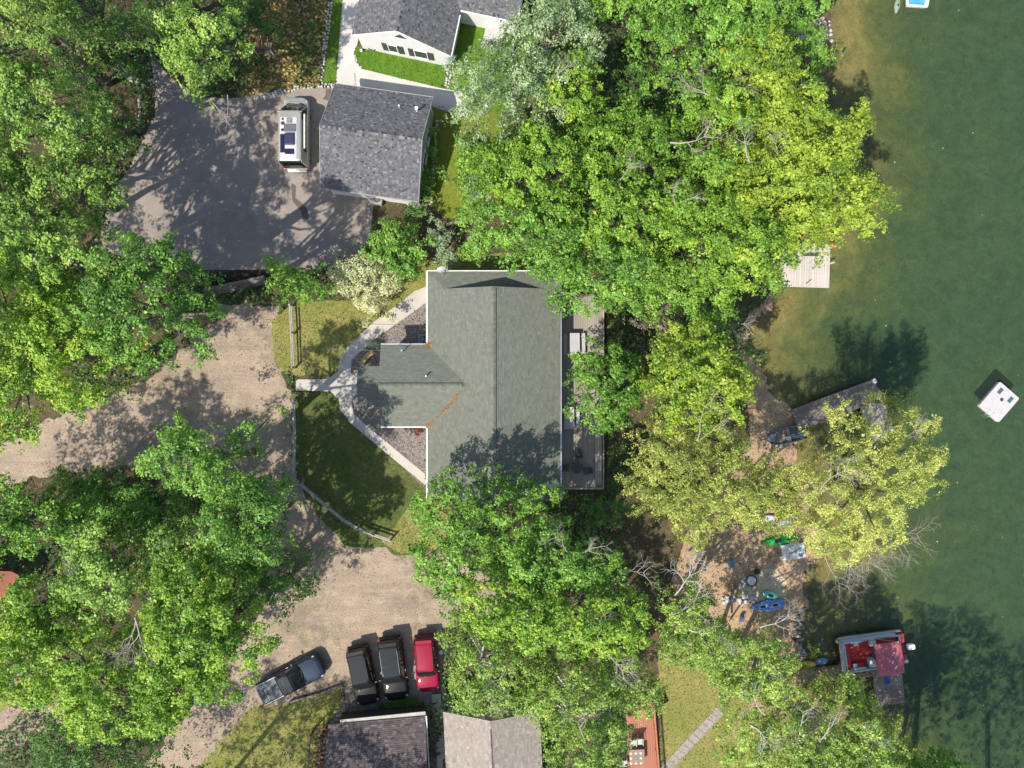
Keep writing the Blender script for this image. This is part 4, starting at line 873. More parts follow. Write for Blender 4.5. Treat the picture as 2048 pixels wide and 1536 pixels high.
# ---------------------------------------------------------------- grey garage
AG = R(-8); g0 = (-10.55, 18.85); fg = rot2(0, 0, 0); G = thing('garage', 'detached garage with a mottled grey shingle roof beside the camper van', 'garage', (*g0, 0), AG)
gw, gd, gz0, gp = 3.85, 4.08, 2.9, .58; gr = gz0 + gp * gd
slope(G, [(gw, gd, gz0), (-gw, gd, gz0), (-gw, 0, gr), (gw, 0, gr)], SHP, DECKM, tw=.17, ex=.14, seed=21)
slope(G, [(-gw, -gd, gz0), (gw, -gd, gz0), (gw, 0, gr), (-gw, 0, gr)], SHP, DECKM, tw=.17, ex=.14, seed=22)
ridge_cap(G, (-gw, 0, gr), (gw, 0, gr), SHP, .34, gp, .03)
I = lambda u, v, z=0: (u, v, z)
ww, wd_ = gw - .22, gd - .3
for u0, v0, u1, v1, mt in ((-ww, -wd_, ww, -wd_ + .15, SIDING), (-ww, wd_ - .15, ww, wd_, SIDING), (-ww, -wd_ + .16, -ww + .15, wd_ - .16, SIDING), (ww - .15, -wd_ + .16, ww, wd_ - .16, GSID)):  # east wall and gable in grey: their shade is in the colour, other walls white
    wall_local(I, u0, v0, u1, v1, 0, gz0 - .03, mt, G)
for s, mt in ((1, GSID), (-1, SIDING)): gable_tri(I, [(-wd_, gz0 - .02), (wd_, gz0 - .02), (0, gr - .3)], (s * ww, s * (ww - .14)), mt, G, 'u')
for s in (1, -1):
    MB().beam((s * (gw + .02), -gd, gz0 - .05), (s * (gw + .02), 0, gr - .05), .04, .2).beam((s * (gw + .02), gd, gz0 - .05), (s * (gw + .02), 0, gr - .05), .04, .2).build('rake_board', GSID, G)
    gutter(G, (-gw, s * (gd + .05), gz0 - .06), (gw, s * (gd + .05), gz0 - .06), .06, GSID)
for v, w in ((-.5, 1.5), (1.4, .9)): window(rot2(ww + .03, v, R(90)), 0, 0, 1.55, w, 1.2, R(90), G, shutters=False)
for u in (-.2, 1.1): MB().box((u, -wd_ - .04, 2.1), (.5, .06, .3)).build('wall_light', SHUT, G)
MB().box((0, 0, 1.1), (.06, 5.2, 2.2)).build('garage_door', WHITE, G, loc=(-ww - .04, -.3, 0))
for (px, py, hh, rr_) in ((798, 212, .35, .045), (834, 220, .6, .09)):
    q = P(px, py, 4.0); l = Matrix.Rotation(-AG, 4, 'Z') @ Vector((q.x - g0[0], q.y - g0[1], 0)); zz = gr - gp * abs(l.y)
    b = MB(); b.cyl((0, 0, -.1), rr_, hh + .1, 10); b.cyl((0, 0, hh), rr_ * 1.5, .05, 10); b.build('vent_pipe', WHITE, G, loc=(l.x, l.y, zz))
# ---------------------------------------------------------------- white gabled house
AT = R(-12); t0 = (-8.6, 26.75); W = thing('house', 'white gabled house with dark shutters and a mottled grey roof at the top edge', 'house', (*t0, 0), AT)
tw2, tz, tp = 3.95, 2.8, .6; tr_ = tz + tp * tw2; dep = 16
slope(W, [(-tw2, dep, tz), (-tw2, -.3, tz), (0, -.3, tr_), (0, dep, tr_)], SHP, DECKM, tw=.17, ex=.14, seed=31)
slope(W, [(tw2, -.3, tz), (tw2, dep, tz), (0, dep, tr_), (0, -.3, tr_)], SHP, DECKM, tw=.17, ex=.14, seed=32)
ridge_cap(W, (0, -.3, tr_), (0, dep, tr_), SHP, .34, tp, .03)
th_ = tw2 - .25
gable_tri(I, [(-th_, 0), (th_, 0), (th_, tz - .05), (0, tr_ - .2), (-th_, tz - .05)], (0, .15), SIDING, W, name='wall')
wall_local(I, -th_, .16, -th_ + .15, dep, 0, tz - .03, SIDING, W); wall_local(I, th_ - .15, .16, th_, dep, 0, tz - .03, SIDING, W)
for s in (-1, 1): MB().beam((s * tw2, -.33, tz - .05), (0, -.33, tr_ - .05), .05, .22).build('rake_board', WHITE, W)
window(I, -.95, -.06, 1.35, .8, 1.25, 0, W); window(I, 1.35, -.06, 1.35, 1.1, 1.25, 0, W)
gable_tri(I, [(-.45, tz + .75), (.45, tz + .75), (0, tz + 1.25)], (-.05, -.01), SHUT, W, name='gable_vent')
gutter(W, (tw2 + .05, -.3, tz - .06), (tw2 + .05, 3.0, tz - .06), .1)
# east wing with its own roof
wy = 3.4; we = 8.6; wz = 2.8; wr = wz + .5 * 3.4
slope(W, [(tw2 - 2.6, wy, wz), (we, wy, wz), (we, wy + 3.4, wr), (tw2 - 2.6, wy + 3.4, wr)], SHP, DECKM, tw=.17, ex=.14, seed=33)
slope(W, [(we, wy + 6.8, wz), (tw2 - 2.6, wy + 6.8, wz), (tw2 - 2.6, wy + 3.4, wr), (we, wy + 3.4, wr)], SHP, DECKM, tw=.17, ex=.14, seed=34)
wall_local(I, th_ + .02, wy + .3, we - .3, wy + .45, 0, wz - .05, SIDING, W); gutter(W, (th_ + .2, wy - .05, wz - .06), (we, wy - .05, wz - .06), .1)
wall_local(I, we - .45, wy + .46, we - .3, wy + 6.3, 0, wz - .05, SIDING, W)
wall_local(I, 5.9, wy - .95, 7.4, wy + .28, 0, .9, FNW, W, 'steps'); wall_local(I, 5.75, wy - 1.25, 7.55, wy - .96, 0, .45, FNW, W, 'steps')
# things by its front wall
wreath = thing('wagon_ornament', 'round dark wagon wheel leaning at the white gable wall', 'wheel', P(744, 91, .4))
b = MB(); b.tube([(.38 * math.cos(w * math.pi / 8), .38 * math.sin(w * math.pi / 8), 0) for w in range(17)], .05, 6)
for w in range(4): b.tube([(-.36 * math.cos(w * math.pi / 4), -.36 * math.sin(w * math.pi / 4), 0), (.36 * math.cos(w * math.pi / 4), .36 * math.sin(w * math.pi / 4), 0)], .02, 5)
b.build('rim', SHUT, wreath, rot=(R(25), 0, R(-20)))
for px, py, lb in ((778, 103, 'first white garden light from the wagon wheel'), (826, 116, 'second white garden light from the wagon wheel'), (859, 123, 'third white garden light from the wagon wheel'), (724, 104, 'white garden light at the west tip of the oval lawn')):
    t = thing('garden_light', lb, 'garden light', P(px, py, 0), group='garden lights on the front lawn')
    MB().cyl((0, 0, 0), .02, .3, 6).build('post', SHUT, t); MB().cyl((0, 0, .3), .13, .1, 10, .08).build('lamp_shade', WHITE, t)
fn = thing('garden_fence', 'short white board fence running under the silver maple', 'fence', P(1032, 55, 0), math.atan2((P(1025, 112) - P(1032, 55)).y, (P(1025, 112) - P(1032, 55)).x))
for k in range(12): MB().box((0, 0, .55), (.17, .05, 1.1)).build('picket', WHITE, fn, loc=(.1 + k * .2, 0, 0))
for z in (.3, .9): MB().box((1.2, .05, z), (2.4, .05, .09)).build('rail', WHITE, fn)
# ---------------------------------------------------------------- dark cabin
a0, a1, a2, a3 = P(657, 1449, 3.0), P(851, 1432, 3.0), P(862, 1640, 3.0), P(640, 1650, 3.0)
C = thing('cabin', 'low cabin with a dark brown shingle roof striped by sunlight at the bottom edge', 'cabin', (-10.5, -31, 0)); cb = Vector(C.location)
q = [p - cb for p in (a0, a1, a2, a3)]; rg2 = [(q[0] + q[3]) / 2 + Vector((0, 0, .7)), (q[1] + q[2]) / 2 + Vector((0, 0, .7))]
slope(C, [q[1], q[0], rg2[0], rg2[1]], SHD, DECKM, seed=41); slope(C, [q[3], q[2], rg2[1], rg2[0]], SHD, DECKM, seed=42)
b = MB(); b.beam(q[0] + Vector((.9, .16, -.12)), q[1] + Vector((0, .16, -.12)), .32, .10); b.build('fascia', M('beige_fascia', (.45, .42, .36), None, .7, 2), C)
MB().beam(q[1] + Vector((.06, 0, -.05)), q[2] + Vector((.06, 0, -.05)), .07, .15).build('gutter', METAL, C)
MB().prism([(q[0].x + .4, q[0].y - .4), (q[1].x - .4, q[1].y - .4), (q[2].x - .4, q[2].y + .4), (q[3].x + .4, q[3].y + .4)], 0, 2.8).build('wall', M('brown_siding', (.12, .08, .06), None, .8, 3), C)
REDW = M('dark_red_wood', (.16, .06, .045), (.10, .045, .035), .8, 3)
pg = thing('slatted_frame', 'dark red slatted timber frame along the west side of the dark cabin', 'timber frame', P(640, 1500, 0))
for k in range(11):
    z = P(643 - k * 1.0, 1458 + k * 9.5, 1.6) - Vector(pg.location); blk('slat', REDW, z, (.95, .12, .06), R(5), pg)
for s in (-.48, .42): MB().beam((s + .1, 1.9, 1.55), (s - .2, -2.4, 1.55), .08, .12).build('rail', REDW, pg)
for s, v in ((-.4, 1.8), (.5, 1.8), (-.6, -2.2), (.3, -2.2)): MB().box((s, v, .75), (.1, .1, 1.5)).build('post', REDW, pg)
# ---------------------------------------------------------------- beige roofed house
Bh = thing('house', 'house with a plain beige brown gable roof at the bottom edge', 'house', (-1.6, -31, 0)); bb = Vector(Bh.location)
bz, bp = 3.0, .42; bw = 3.75; br = bz + bp * bw
yn1, ysb = -25.6 - bb.y, -42 - bb.y
sk = .35
slope(Bh, [(-bw, yn1, bz), (-bw + .8, ysb, bz), (0 + .8, ysb, br), (0, yn1, br)], SHB, DECKM, seed=51)
slope(Bh, [(bw + .8, ysb, bz), (bw, yn1, bz), (0, yn1, br), (.8, ysb, br)], SHB, DECKM, seed=52)
ridge_cap(Bh, (0, yn1 - .6, br), (.8, ysb, br), SHD, .12, bp, .04)
gable_tri(I, [(-bw + .3, 0), (bw - .3, 0), (bw - .3, bz - .1), (0, br - .25), (-bw + .3, bz - .1)], (yn1 - .15, yn1 - .3), TAN, Bh, name='wall')
wall_local(I, -bw + .3, ysb, -bw + .45, yn1 - .31, 0, bz - .15, TAN, Bh); wall_local(I, bw - .45, ysb, bw - .3, yn1 - .31, 0, bz - .15, TAN, Bh)
for s in (-1, 1): MB().beam((s * bw, yn1 + .03, bz - .06), (0, yn1 + .03, br - .06), .04, .16).build('rake_board', M('beige_fascia', (.45, .42, .36), None, .7, 2), Bh)
pa = P(872, 1388); pb = P(893, 1650)
cw = thing('concrete_walkway', 'straight concrete walkway between the dark cabin and the beige roofed house', 'walkway', pa); cw['kind'] = 'structure'; del cw['category']
dd = pb - pa
for k in range(9):
    c = dd * ((k + .5) / 9); blk('slab', MG['path'], (c.x, c.y, .03), (.72, dd.length / 9 - .03, .06), math.atan2(dd.y, dd.x) + R(90), cw)
blk('drain_grate', SHUT, (.05, .3, .02), (.75, .55, .04), 0, cw)
pc, pd = P(1441, 1420), P(1325, 1545)
bwk = thing('stepping_path', 'weathered stone path slanting across the lawn beside the red deck', 'path', pc); bwk['kind'] = 'structure'; del bwk['category']
STN = M('weathered_stone', (.36, .31, .27), (.26, .23, .22), .9, 5, bmp=.4); dd = pd - pc
for k in range(12):
    c = dd * ((k + .5) / 12); blk('slab', STN, (c.x, c.y, .02), (dd.length / 12 - .03, .78, .05), math.atan2(dd.y, dd.x), bwk)
# ---------------------------------------------------------------- red shed
rs = thing('shed', 'rust red roofed shed with a white wall peeping out at the left edge', 'shed', P(-20, 1175, 0))
RR = M('rust_roof', (.26, .075, .035), (.20, .06, .03), .8, 2); o = Vector(rs.location)
pp = [P(-90, 1140, 2.6), P(22, 1143, 2.6), P(37, 1150, 2.6), P(8, 1205, 2.6), P(-90, 1205, 2.6)]
MB().prism([((p - o).x, (p - o).y) for p in pp], 2.45, 2.6).build('roof', RR, rs)
for k in range(9): MB().box((0, 0, 0), (.05, 2.3, .05)).build('seam', RR, rs, loc=(-2.4 + k * .42, .0, 2.63))
MB().box((-1.1, -.15, 1.2), (3.4, 2.0, 2.4)).build('wall', WHITE, rs)
# ================================================================ decks, docks, fences, walls
OLDW = M('grey_weathered_wood', (.42, .36, .30), (.33, .28, .235), .85, 2.5, bmp=.3, var=.25)
DECKW = M('deck_wood', (.37, .32, .27), (.27, .23, .195), .85, 2.5, bmp=.3, var=.25)
PALEW = M('pale_dock_wood', (.55, .49, .44), (.46, .40, .35), .85, 2.5, bmp=.3, var=.2)
BRNW = M('brown_dock_wood', (.30, .21, .14), (.22, .15, .10), .85, 2.5, bmp=.3, var=.25)
RUST = M('rust_deck_wood', (.40, .15, .085), (.33, .12, .07), .7, 2, var=.12)
DKW = M('dark_shaded_wood', (.24, .195, .165), (.17, .14, .125), .85, 2.5, bmp=.3, var=.25)  # darker copy of the weathered wood: dock shade is in the colour; also dark timbers
CEDW = M('cedar_wood', (.30, .2, .12), (.22, .15, .09), .8, 3, var=.2)
def plankdeck(name, label, cat, c0, du, L, Wd, z, mat, along=True, pw=.14, posts=True, rimw=.05, zpost=None):
    """c0 corner (world xy), du direction angle of the long side; planks run along or across it"""
    t = thing(name, label, cat, (c0[0], c0[1], 0), du)
    if along:
        n = int(Wd / pw)
        for k in range(n): blk('plank', mat, (L / 2, (k + .5) * Wd / n, z - .02 + random.uniform(-.003, .003)), (L - random.uniform(0, .03), Wd / n - .012, .04), 0, t)
    else:
        n = int(L / pw)
        for k in range(n): blk('plank', mat, ((k + .5) * L / n, Wd / 2, z - .02 + random.uniform(-.003, .003)), (L / n - .012, Wd - random.uniform(0, .03), .04), 0, t)
    for v in (0, Wd): blk('rim_board', mat, (L / 2, v, z - .12), (L, rimw, .2), 0, t)
    for u in (0, L): blk('rim_board', mat, (u, Wd / 2, z - .12), (rimw, Wd - .06, .2), 0, t)
    if posts:
        for u in np.linspace(.2, L - .2, max(2, int(L / 2))):
            for v in (.15, Wd - .15): MB().cyl((u, v, -2.3 if zpost is None else zpost), .07, z - .05 + (2.3 if zpost is None else -zpost), 8).build('post', BRNW, t)
    return t
# house deck, planks running north south, standing right of the roof
dz = .75; x0 = 3.42; x1 = P(1207, 0, dz).x; y0 = P(0, 978, dz).y; y1 = P(0, 590, dz).y
DK = plankdeck('deck', 'long grey weathered lake side deck along the east wall of the green roofed house', 'deck', (x0, y0), 0, x1 - x0, y1 - y0, dz, DECKW, along=False, zpost=0)
for s, xx in ((0, x1 - x0 - .02),): blk('edge_rail', OLDW, (xx, (y1 - y0) / 2, dz + .05), (.12, y1 - y0, .1), 0, DK)
blk('edge_rail', OLDW, ((x1 - x0) / 2 + .2, .05, dz + .05), (x1 - x0 - .6, .14, .1), 0, DK)
bn = thing('deck_bench', 'long low bench along the lake side edge of the deck', 'bench', (x1 - .75, y0 + .3, dz))
for k in range(3): blk('plank', OLDW, (.12 + k * .17, 3.4, .40), (.15, 6.4, .04), 0, bn)
for v in (.3, 3.4, 6.4): blk('leg', OLDW, (.28, v, .19), (.4, .08, .38), 0, bn)
def picnic(px, py, lab, bs=(-1, 1)):
    c = P(px, py, dz); t = thing('picnic_table', lab, 'picnic table', (c.x, c.y, dz), R(1), 'picnic tables on the deck')
    GT = M('grey_table_top', (.42, .41, .43), (.36, .35, .37), .7, 2, var=.08)
    for k in range(5): blk('tabletop_board', GT, (-.32 + k * .16, 0, .74), (.155, 1.75, .035), 0, t)
    for s in bs:
        for k in range(2): blk('seat_board', GT, (s * (.66 + k * .14), 0, .44), (.13, 1.75, .035), 0, t)
    for v in (-.6, .6):
        for s in (-1, 1): MB().beam((s * .62, v, 0), (s * .22, v, .72), .08, .05).build('leg', OLDW, t)
        MB().beam((-.74, v, .4), (.8, v, .4), .08, .05).build('seat_support', OLDW, t)
picnic(1148, 689, 'grey picnic table in the sun with its bench on the lake side'); picnic(1137, 835, 'grey picnic table in the shade of the roof toward the south end of the deck')
def patio_chair(px, py, rz, lab, z=dz, mat=None, g='patio chairs on the deck', cat='chair', nm='patio_chair', s=1.0):
    mat = mat or SHUT; c = P(px, py, z); t = thing(nm, lab, cat, (c.x, c.y, z), rz, g)
    b = MB()
    for k in range(5): b.box((-.2 + k * .1, 0, .42), (.085, .5, .03))
    b.build('seat', mat, t); b = MB()
    for k in range(5): b.beam((-.2 + k * .1, .24, .42), (-.2 + k * .1, .42, .95), .08, .025)
    b.build('backrest', mat, t)
    for u in (-.24, .24):
        for v in (-.22, .24): MB().tube([(u, v, 0), (u, v, .42)], .02, 6).build('leg', mat, t)
        MB().tube([(u * 1.15, -.24, .42), (u * 1.15, -.24, .64), (u * 1.15, .3, .66)], .022, 6).build('armrest', mat, t)
    if s != 1: t.scale = (s, s, s)
    return t
patio_chair(1131, 934, R(90), 'dark patio chair against the wall in the shaded south part of the deck')
patio_chair(1155, 905, R(200), 'dark patio chair with pale dapples north of the round table')
patio_chair(1172, 940, R(-80), 'dark patio chair on the lake side of the round table')
c = P(1152, 932, dz); t = thing('round_table', 'round dark patio table on the south part of the deck', 'table', (c.x, c.y, dz))
MB().cyl((0, 0, .68), .5, .03, 20).build('tabletop', SHUT, t); MB().tube([(0, 0, 0), (0, 0, .68)], .04, 8).build('pedestal', SHUT, t); MB().cyl((0, 0, 0), .28, .04, 14).build('foot', SHUT, t)
# north dock
a = P(1562, 572, .05); bq = P(1658, 575, .05); u = bq - a
ND = plankdeck('dock', 'pale square wooden dock at the north shore half under the maples', 'dock', (a.x, a.y), math.atan2(u.y, u.x), u.length, 3.5, .05, PALEW, along=False, pw=.2)
c = P(1617, 512, .05); t = thing('dock_bench', 'narrow dark bench board on the pale northern dock', 'bench', (c.x, c.y, .05))
blk('seat', SHUT, (0, 0, .4), (1.5, .16, .04), 0, t); 
for s in (-.6, .6): blk('leg', SHUT, (s, 0, .19), (.06, .14, .38), 0, t)
c = P(1617, 563, .05); t = thing('plank_offcut', 'dark loose stick lying on the pale northern dock', 'stick', (c.x, c.y, .06), R(40)); blk('stick', SHUT, (0, 0, .03), (.55, .06, .05), 0, t)
c = P(1661, 527, .0); t = thing('mooring_cleat', 'pale mooring post on the lake side edge of the northern dock', 'mooring post', (c.x, c.y, -.1), R(15)); blk('arm', PALEW, (.1, 0, .2), (.4, .12, .08), 0, t); blk('post', PALEW, (0, 0, -.2), (.1, .1, .8), 0, t)
c = P(1665, 490, -.35); t = thing('buoy', 'orange ball buoy at the corner of the northern dock', 'buoy', c)
b = MB(); b.loft([[(.22 * math.sin(q * math.pi / 8) * math.cos(w * math.pi / 6), .22 * math.sin(q * math.pi / 8) * math.sin(w * math.pi / 6), -.22 * math.cos(q * math.pi / 8)) for w in range(12)] for q in range(1, 8)]); b.build('ball', M('orange_buoy', (.75, .12, .03), None, .4, 2, var=.05), t, smooth=True)
MB().cyl((0, 0, .2), .05, .08, 8).build('eye', SHUT, t)
# middle dock
a = P(1598, 860, .05); bq = P(1763, 799, .05); u = bq - a; an = math.atan2(u.y, u.x)
MD = plankdeck('dock', 'dark shaded wooden dock of the middle shore beside the aluminium rowboat', 'dock', (a.x, a.y), an, u.length, 1.75, .05, DKW, along=True, pw=.16)
u2 = P(1788, 872, .05) - P(1757, 778, .05); c = P(1723, 788, .05)
M2 = plankdeck('dock_platform', 'lighter lower platform at the lake end of the middle dock', 'dock', P2(1748, 884, .05), an, 1.9, 3.95, .046, OLDW, along=False, pw=.16)
c = P(1747, 762, .05); t = thing('dock_light', 'small white box on the outer corner of the middle dock', 'dock box', (c.x, c.y, .05), an); MB().box((0, 0, .1), (.22, .34, .2)).build('housing', WHITE, t); MB().box((0, 0, .22), (.26, .38, .04)).build('lid', WHITE, t)
# south dock
a = P(1596, 1368, .05); bq = P(1762, 1350, .05); u = bq - a
SD = plankdeck('dock', 'brown leaf strewn walkway dock leading out to the pontoon boat', 'dock', (a.x, a.y), math.atan2(u.y, u.x), u.length - .1, 1.1, .05, BRNW, along=False, pw=.17)
a = P(1755, 1411, .05); SD2 = plankdeck('dock_platform', 'grey brown platform at the lake end of the southern dock', 'dock', (a.x, a.y), R(6), 2.25, 5.0, .06, DKW, along=False, pw=.16)
c = P(1774, 1362, .06); t = thing('towel', 'blue towel lying on the platform of the southern dock', 'towel', (c.x, c.y, .07), R(8)); MB().box((0, 0, .01), (.42, .5, .02)).build('cloth', M('blue_cloth', (.03, .08, .32), None, .9, 3), t)
x, y = scatter_in([P2(1600, 1366), P2(1596, 1340), P2(1745, 1325), P2(1745, 1350)], 60); blades('fallen_leaves', x, y, .08, .12, MLI, .9, label='orange brown leaves lying on the southern walkway dock', cat='leaves')
x, y = scatter_in([P2(1762, 1408), P2(1760, 1380), P2(1800, 1370), P2(1808, 1400)], 50); blades('fallen_leaves', x, y, .09, .12, MLI, .9, label='brown leaves on the end platform of the southern dock', cat='leaves')
# rust red deck
a = P(1252, 1650, .6); t = plankdeck('deck', 'rust red painted deck at the bottom edge with a table and chairs', 'deck', P2(1250, 1640, .6), R(90 - 2.5), 9.6, 2.35, .6, RUST, along=True, pw=.16, zpost=0)
t.rotation_euler.z = R(92); t.location = (P(1322, 1640, .6).x - .15, P(1322, 1640, .6).y, 0)
rl = thing('deck_railing', 'rust red railing with dark balusters along the east side of the rust red deck', 'railing', P(1303, 1400, .6)); e = P(1322, 1640, .6) - P(1303, 1400, .6)
for z in (.95, .15): MB().beam(Vector((0, 0, z)), e + Vector((0, 0, z)), .14, .05).build('rail', RUST, rl)
for k in range(46): blk('baluster', RUST, tuple(e * ((k + .5) / 46) + Vector((0, 0, .55))), (.04, .04, .75), 0, rl)
for k in range(6): blk('post', RUST, tuple(e * (k / 5) + Vector((0, 0, .5))), (.1, .1, 1.0), 0, rl)
TT = [M('tile_cream', (.55, .50, .40), None, .6, 3), M('tile_brown', (.30, .20, .13), None, .6, 3), M('tile_grey', (.22, .21, .2), None, .6, 3)]
c = P(1274, 1514, 1.3); t = thing('patio_table', 'square patio table with a mosaic tile top on the rust red deck', 'table', (c.x, c.y, .6), R(2))
for i in range(6):
    for j in range(6): blk('tile', TT[2 if i in (2, 3) and j in (2, 3) else (i * 5 + j * 3 + i * j) % 2], (-.5 + i * .2, -.5 + j * .2, .72), (.19, .19, .03), 0, t)
MB().box((0, 0, .69), (1.26, 1.26, .03)).build('tabletop', SHUT, t)
for s in (-1, 1):
    for v in (-1, 1): MB().box((s * .55, v * .55, .34), (.07, .07, .68)).build('leg', SHUT, t)
CRM = M('cream_chair', (.55, .54, .46), None, .7, 3)
for px, py, lb in ((1277, 1478, 'cream patio chair with its back to the lawn north of the mosaic table'), (1264, 1480, 'cream patio chair tucked beside its twin under the leaves')): patio_chair(px, py, 0, lb, .6, CRM, 'chairs round the mosaic table')
patio_chair(1247, 1522, R(90), 'cream patio chair west of the mosaic table', .6, CRM, 'chairs round the mosaic table')
# ---------------------------------------------------------------- fences, walls, edgings
FW = M('fence_wood', (.42, .38, .34), (.32, .29, .26), .85, 3, var=.2)
def railfence(pts, lab, hs=(.5, .95), post=1.1, wr=.09, mat=None):
    FWm = mat or FW
    t = thing('rail_fence', lab, 'fence', P(*pts[0])); o = Vector(t.location)
    for i, p in enumerate(pts):
        q = P(*p) - o; blk('post', FWm, (q.x, q.y, post / 2), (.13, .13, post), random.uniform(0, .4), t)
        if i:
            r = P(*pts[i - 1]) - o
            for h in hs: MB().beam(r + Vector((0, 0, h)), q + Vector((0, 0, h + random.uniform(-.03, .03))), wr, wr * 1.2).build('rail', FWm, t)
    return t
railfence([(586, 612), (589, 667), (591, 736)], 'straight pale rail fence in the sun on the lawn north of the path entrance')
railfence([(593, 800), (594, 872), (593, 943)], 'straight rail fence in the shade south of the path entrance', wr=.1)
railfence([(607, 966), (634, 990), (661, 1013), (690, 1036), (719, 1054), (750, 1066), (784, 1077)], 'rail fence curving round the south corner of the shaded lawn', wr=.1)
railfence([(585, 1400), (640, 1385), (684, 1368)], 'low dark rail beside the parked pickup truck', hs=(.25,), post=.4, wr=.14, mat=DKW)
SW_ = M('white_stone', (.58, .54, .52), (.44, .40, .40), .9, 5, bmp=.3, var=.2)
GST = M('grey_stone', (.34, .32, .31), (.24, .22, .22), .9, 5, bmp=.3, var=.2)
def edging(pts, lab, mat=SW_, sz=.26, step=.25, rows=1, jit=.05, name='stone_edging'):
    t = thing(name, lab, 'stone edging', P(*pts[0])); o = Vector(t.location); k = 0; acc = 0
    for i in range(len(pts) - 1):
        a, b_ = P(*pts[i]) - o, P(*pts[i + 1]) - o; d = b_ - a; n = max(1, int(d.length / step)); nn = Vector((-d.y, d.x, 0)).normalized()
        for j in range(n):
            for r in range(rows):
                c = a + d * ((j + random.random() * .4) / n) + nn * ((r - (rows - 1) / 2) * sz * .9 + random.uniform(-jit, jit)); s = sz * random.uniform(.65, 1.25)
                stone('stone', mat, (c.x, c.y, .06), (s, s * random.uniform(.7, 1), s * .7), random.uniform(0, 6), t, k); k += 1
    return t
edging([(661, 5), (655, 60), (647, 110), (640, 165)], 'band of pale stones between the flower bed and the grass strip', rows=2)
edging([(672, 172), (640, 171), (605, 174), (565, 182), (530, 194), (500, 203)], 'pale rock edging along the north rim of the asphalt driveway', rows=2)
edging([(711, 92), (708, 107), (714, 124), (724, 137)], 'small stones round the west tip of the oval lawn', sz=.18, step=.18)
edging([(893, 130), (899, 150), (893, 178)], 'pale stones at the east tip of the oval lawn', sz=.24, step=.22, rows=2)
edging([(862, 215), (884, 212), (900, 225)], 'pale stones by the north east corner of the garage', sz=.3)
edging([(874, 240), (870, 300), (866, 350), (858, 385), (848, 400)], 'row of pale stones behind the shrubs at the east wall of the garage', sz=.22, step=.2)
edging([(776, 392), (805, 398), (835, 408), (855, 404), (862, 396)], 'patch of pale stones along the south wall of the garage', sz=.24, step=.17, rows=3, jit=.1)
edging([(741, 400), (738, 430), (736, 455)], 'stone kerb at the south east corner of the asphalt driveway', sz=.3, step=.3)
edging([(300, 100), (306, 130), (311, 158)], 'stones down the west rim of the asphalt driveway', sz=.26, step=.24)
edging([(312, 160), (298, 168), (282, 174)], 'curved end of the grey stone edging by the timber steps', sz=.3, step=.22, rows=2)
edging([(684, 1372), (688, 1400), (692, 1428)], 'stones beside the rail next to the parked black wagon', sz=.24, mat=GST)
edging([(1445, 1198), (1462, 1196), (1478, 1202), (1495, 1194)], 'white stones and rubble at the south side of the beach', sz=.42, step=.28, rows=2, jit=.14)
edging([(1480, 1170), (1492, 1160), (1505, 1158)], 'small ring of stones round the beach fire pit', sz=.3, step=.25, rows=2)
edging([(1640, 60), (1658, 40), (1662, 90)], 'shore stones at the small pale beach', sz=.3, step=.4)
edging([(1595, 1230), (1598, 1262), (1602, 1300), (1606, 1330)], 'grey shore stones north of the southern dock', sz=.3, step=.3, mat=GST, rows=2, jit=.2)
ed = edging([(283, 178), (280, 200), (282, 230), (276, 262), (262, 292), (243, 322)], 'low curved grey block wall at the west side of the driveway', sz=.4, step=.3, mat=GST, name='block_wall'); ed['category'] = 'wall'
st = thing('timber_steps', 'straight timber walkway coming out of the wood at the block wall', 'walkway', P(232, 132)); d = P(281, 170) - P(232, 132)
for k in range(9):
    q = d * ((k + .5) / 9); blk('board', OLDW, (q.x, q.y, .06 + .02 * k), (.27, .62, .06), math.atan2(d.y, d.x), st)
rw = thing('retaining_wall', 'dark timber retaining wall between the driveway and the dirt road', 'wall', P(412, 592)); d = P(532, 566) - P(412, 592)
an = math.atan2(d.y, d.x)
for k in range(4): MB().box((0, 0, 0), (d.length, .2, .18)).build('timber', DKW, rw, loc=(d.x / 2 + k * .03, d.y / 2 + .14 * k, .1 + .19 * k), rot=(0, 0, an))
lg = thing('log_edging', 'two weathered logs lying beside the silvery shrub', 'logs', P(893, 450))
MB().tube([(0, 0, .15), tuple(P(948, 438) - P(893, 450) + Vector((0, 0, .15)))], .13, 8).build('log', OLDW, lg, smooth=True)
MB().tube([tuple(P(934, 478) - P(893, 450) + Vector((0, 0, .15))), tuple(P(962, 468) - P(893, 450) + Vector((0, 0, .15)))], .13, 8).build('log', OLDW, lg, smooth=True)
# ---------------------------------------------------------------- small yard things
def ac(px, py, lab, rz=0, s=.8, hgt=.75, z=0):
    c = P(px, py, .4); t = thing('air_conditioner', lab, 'air conditioner', (c.x, c.y, z), rz)
    MB().box((0, 0, hgt / 2), (s, s, hgt)).build('housing', M('ac_grey', (.34, .34, .33), None, .6, 3), t, bevel=.03)
    MB().cyl((0, 0, hgt), s * .40, .012, 20).build('fan_opening', SHUT, t); b = MB()
    for r in (.12, .22, .32): b.tube([(r * math.cos(w * math.pi / 8), r * math.sin(w * math.pi / 8), hgt + .03) for w in range(17)], .008, 4)
    for w in range(4): b.beam((-.36 * math.cos(w * .785), -.36 * math.sin(w * .785), hgt + .03), (.36 * math.cos(w * .785), .36 * math.sin(w * .785), hgt + .03), .012, .012)
    b.build('guard', METAL, t)
ac(847, 679, 'air conditioner on the gravel in the corner of the west wing'); ac(755, 399, 'grey generator unit by the south wall of the garage', R(-8), .85, .7)
c = P(735, 717, .45); t = thing('curved_bench', 'curved honey coloured wooden bench by the porch roof', 'bench', (c.x, c.y, 0), R(48)); b = MB()
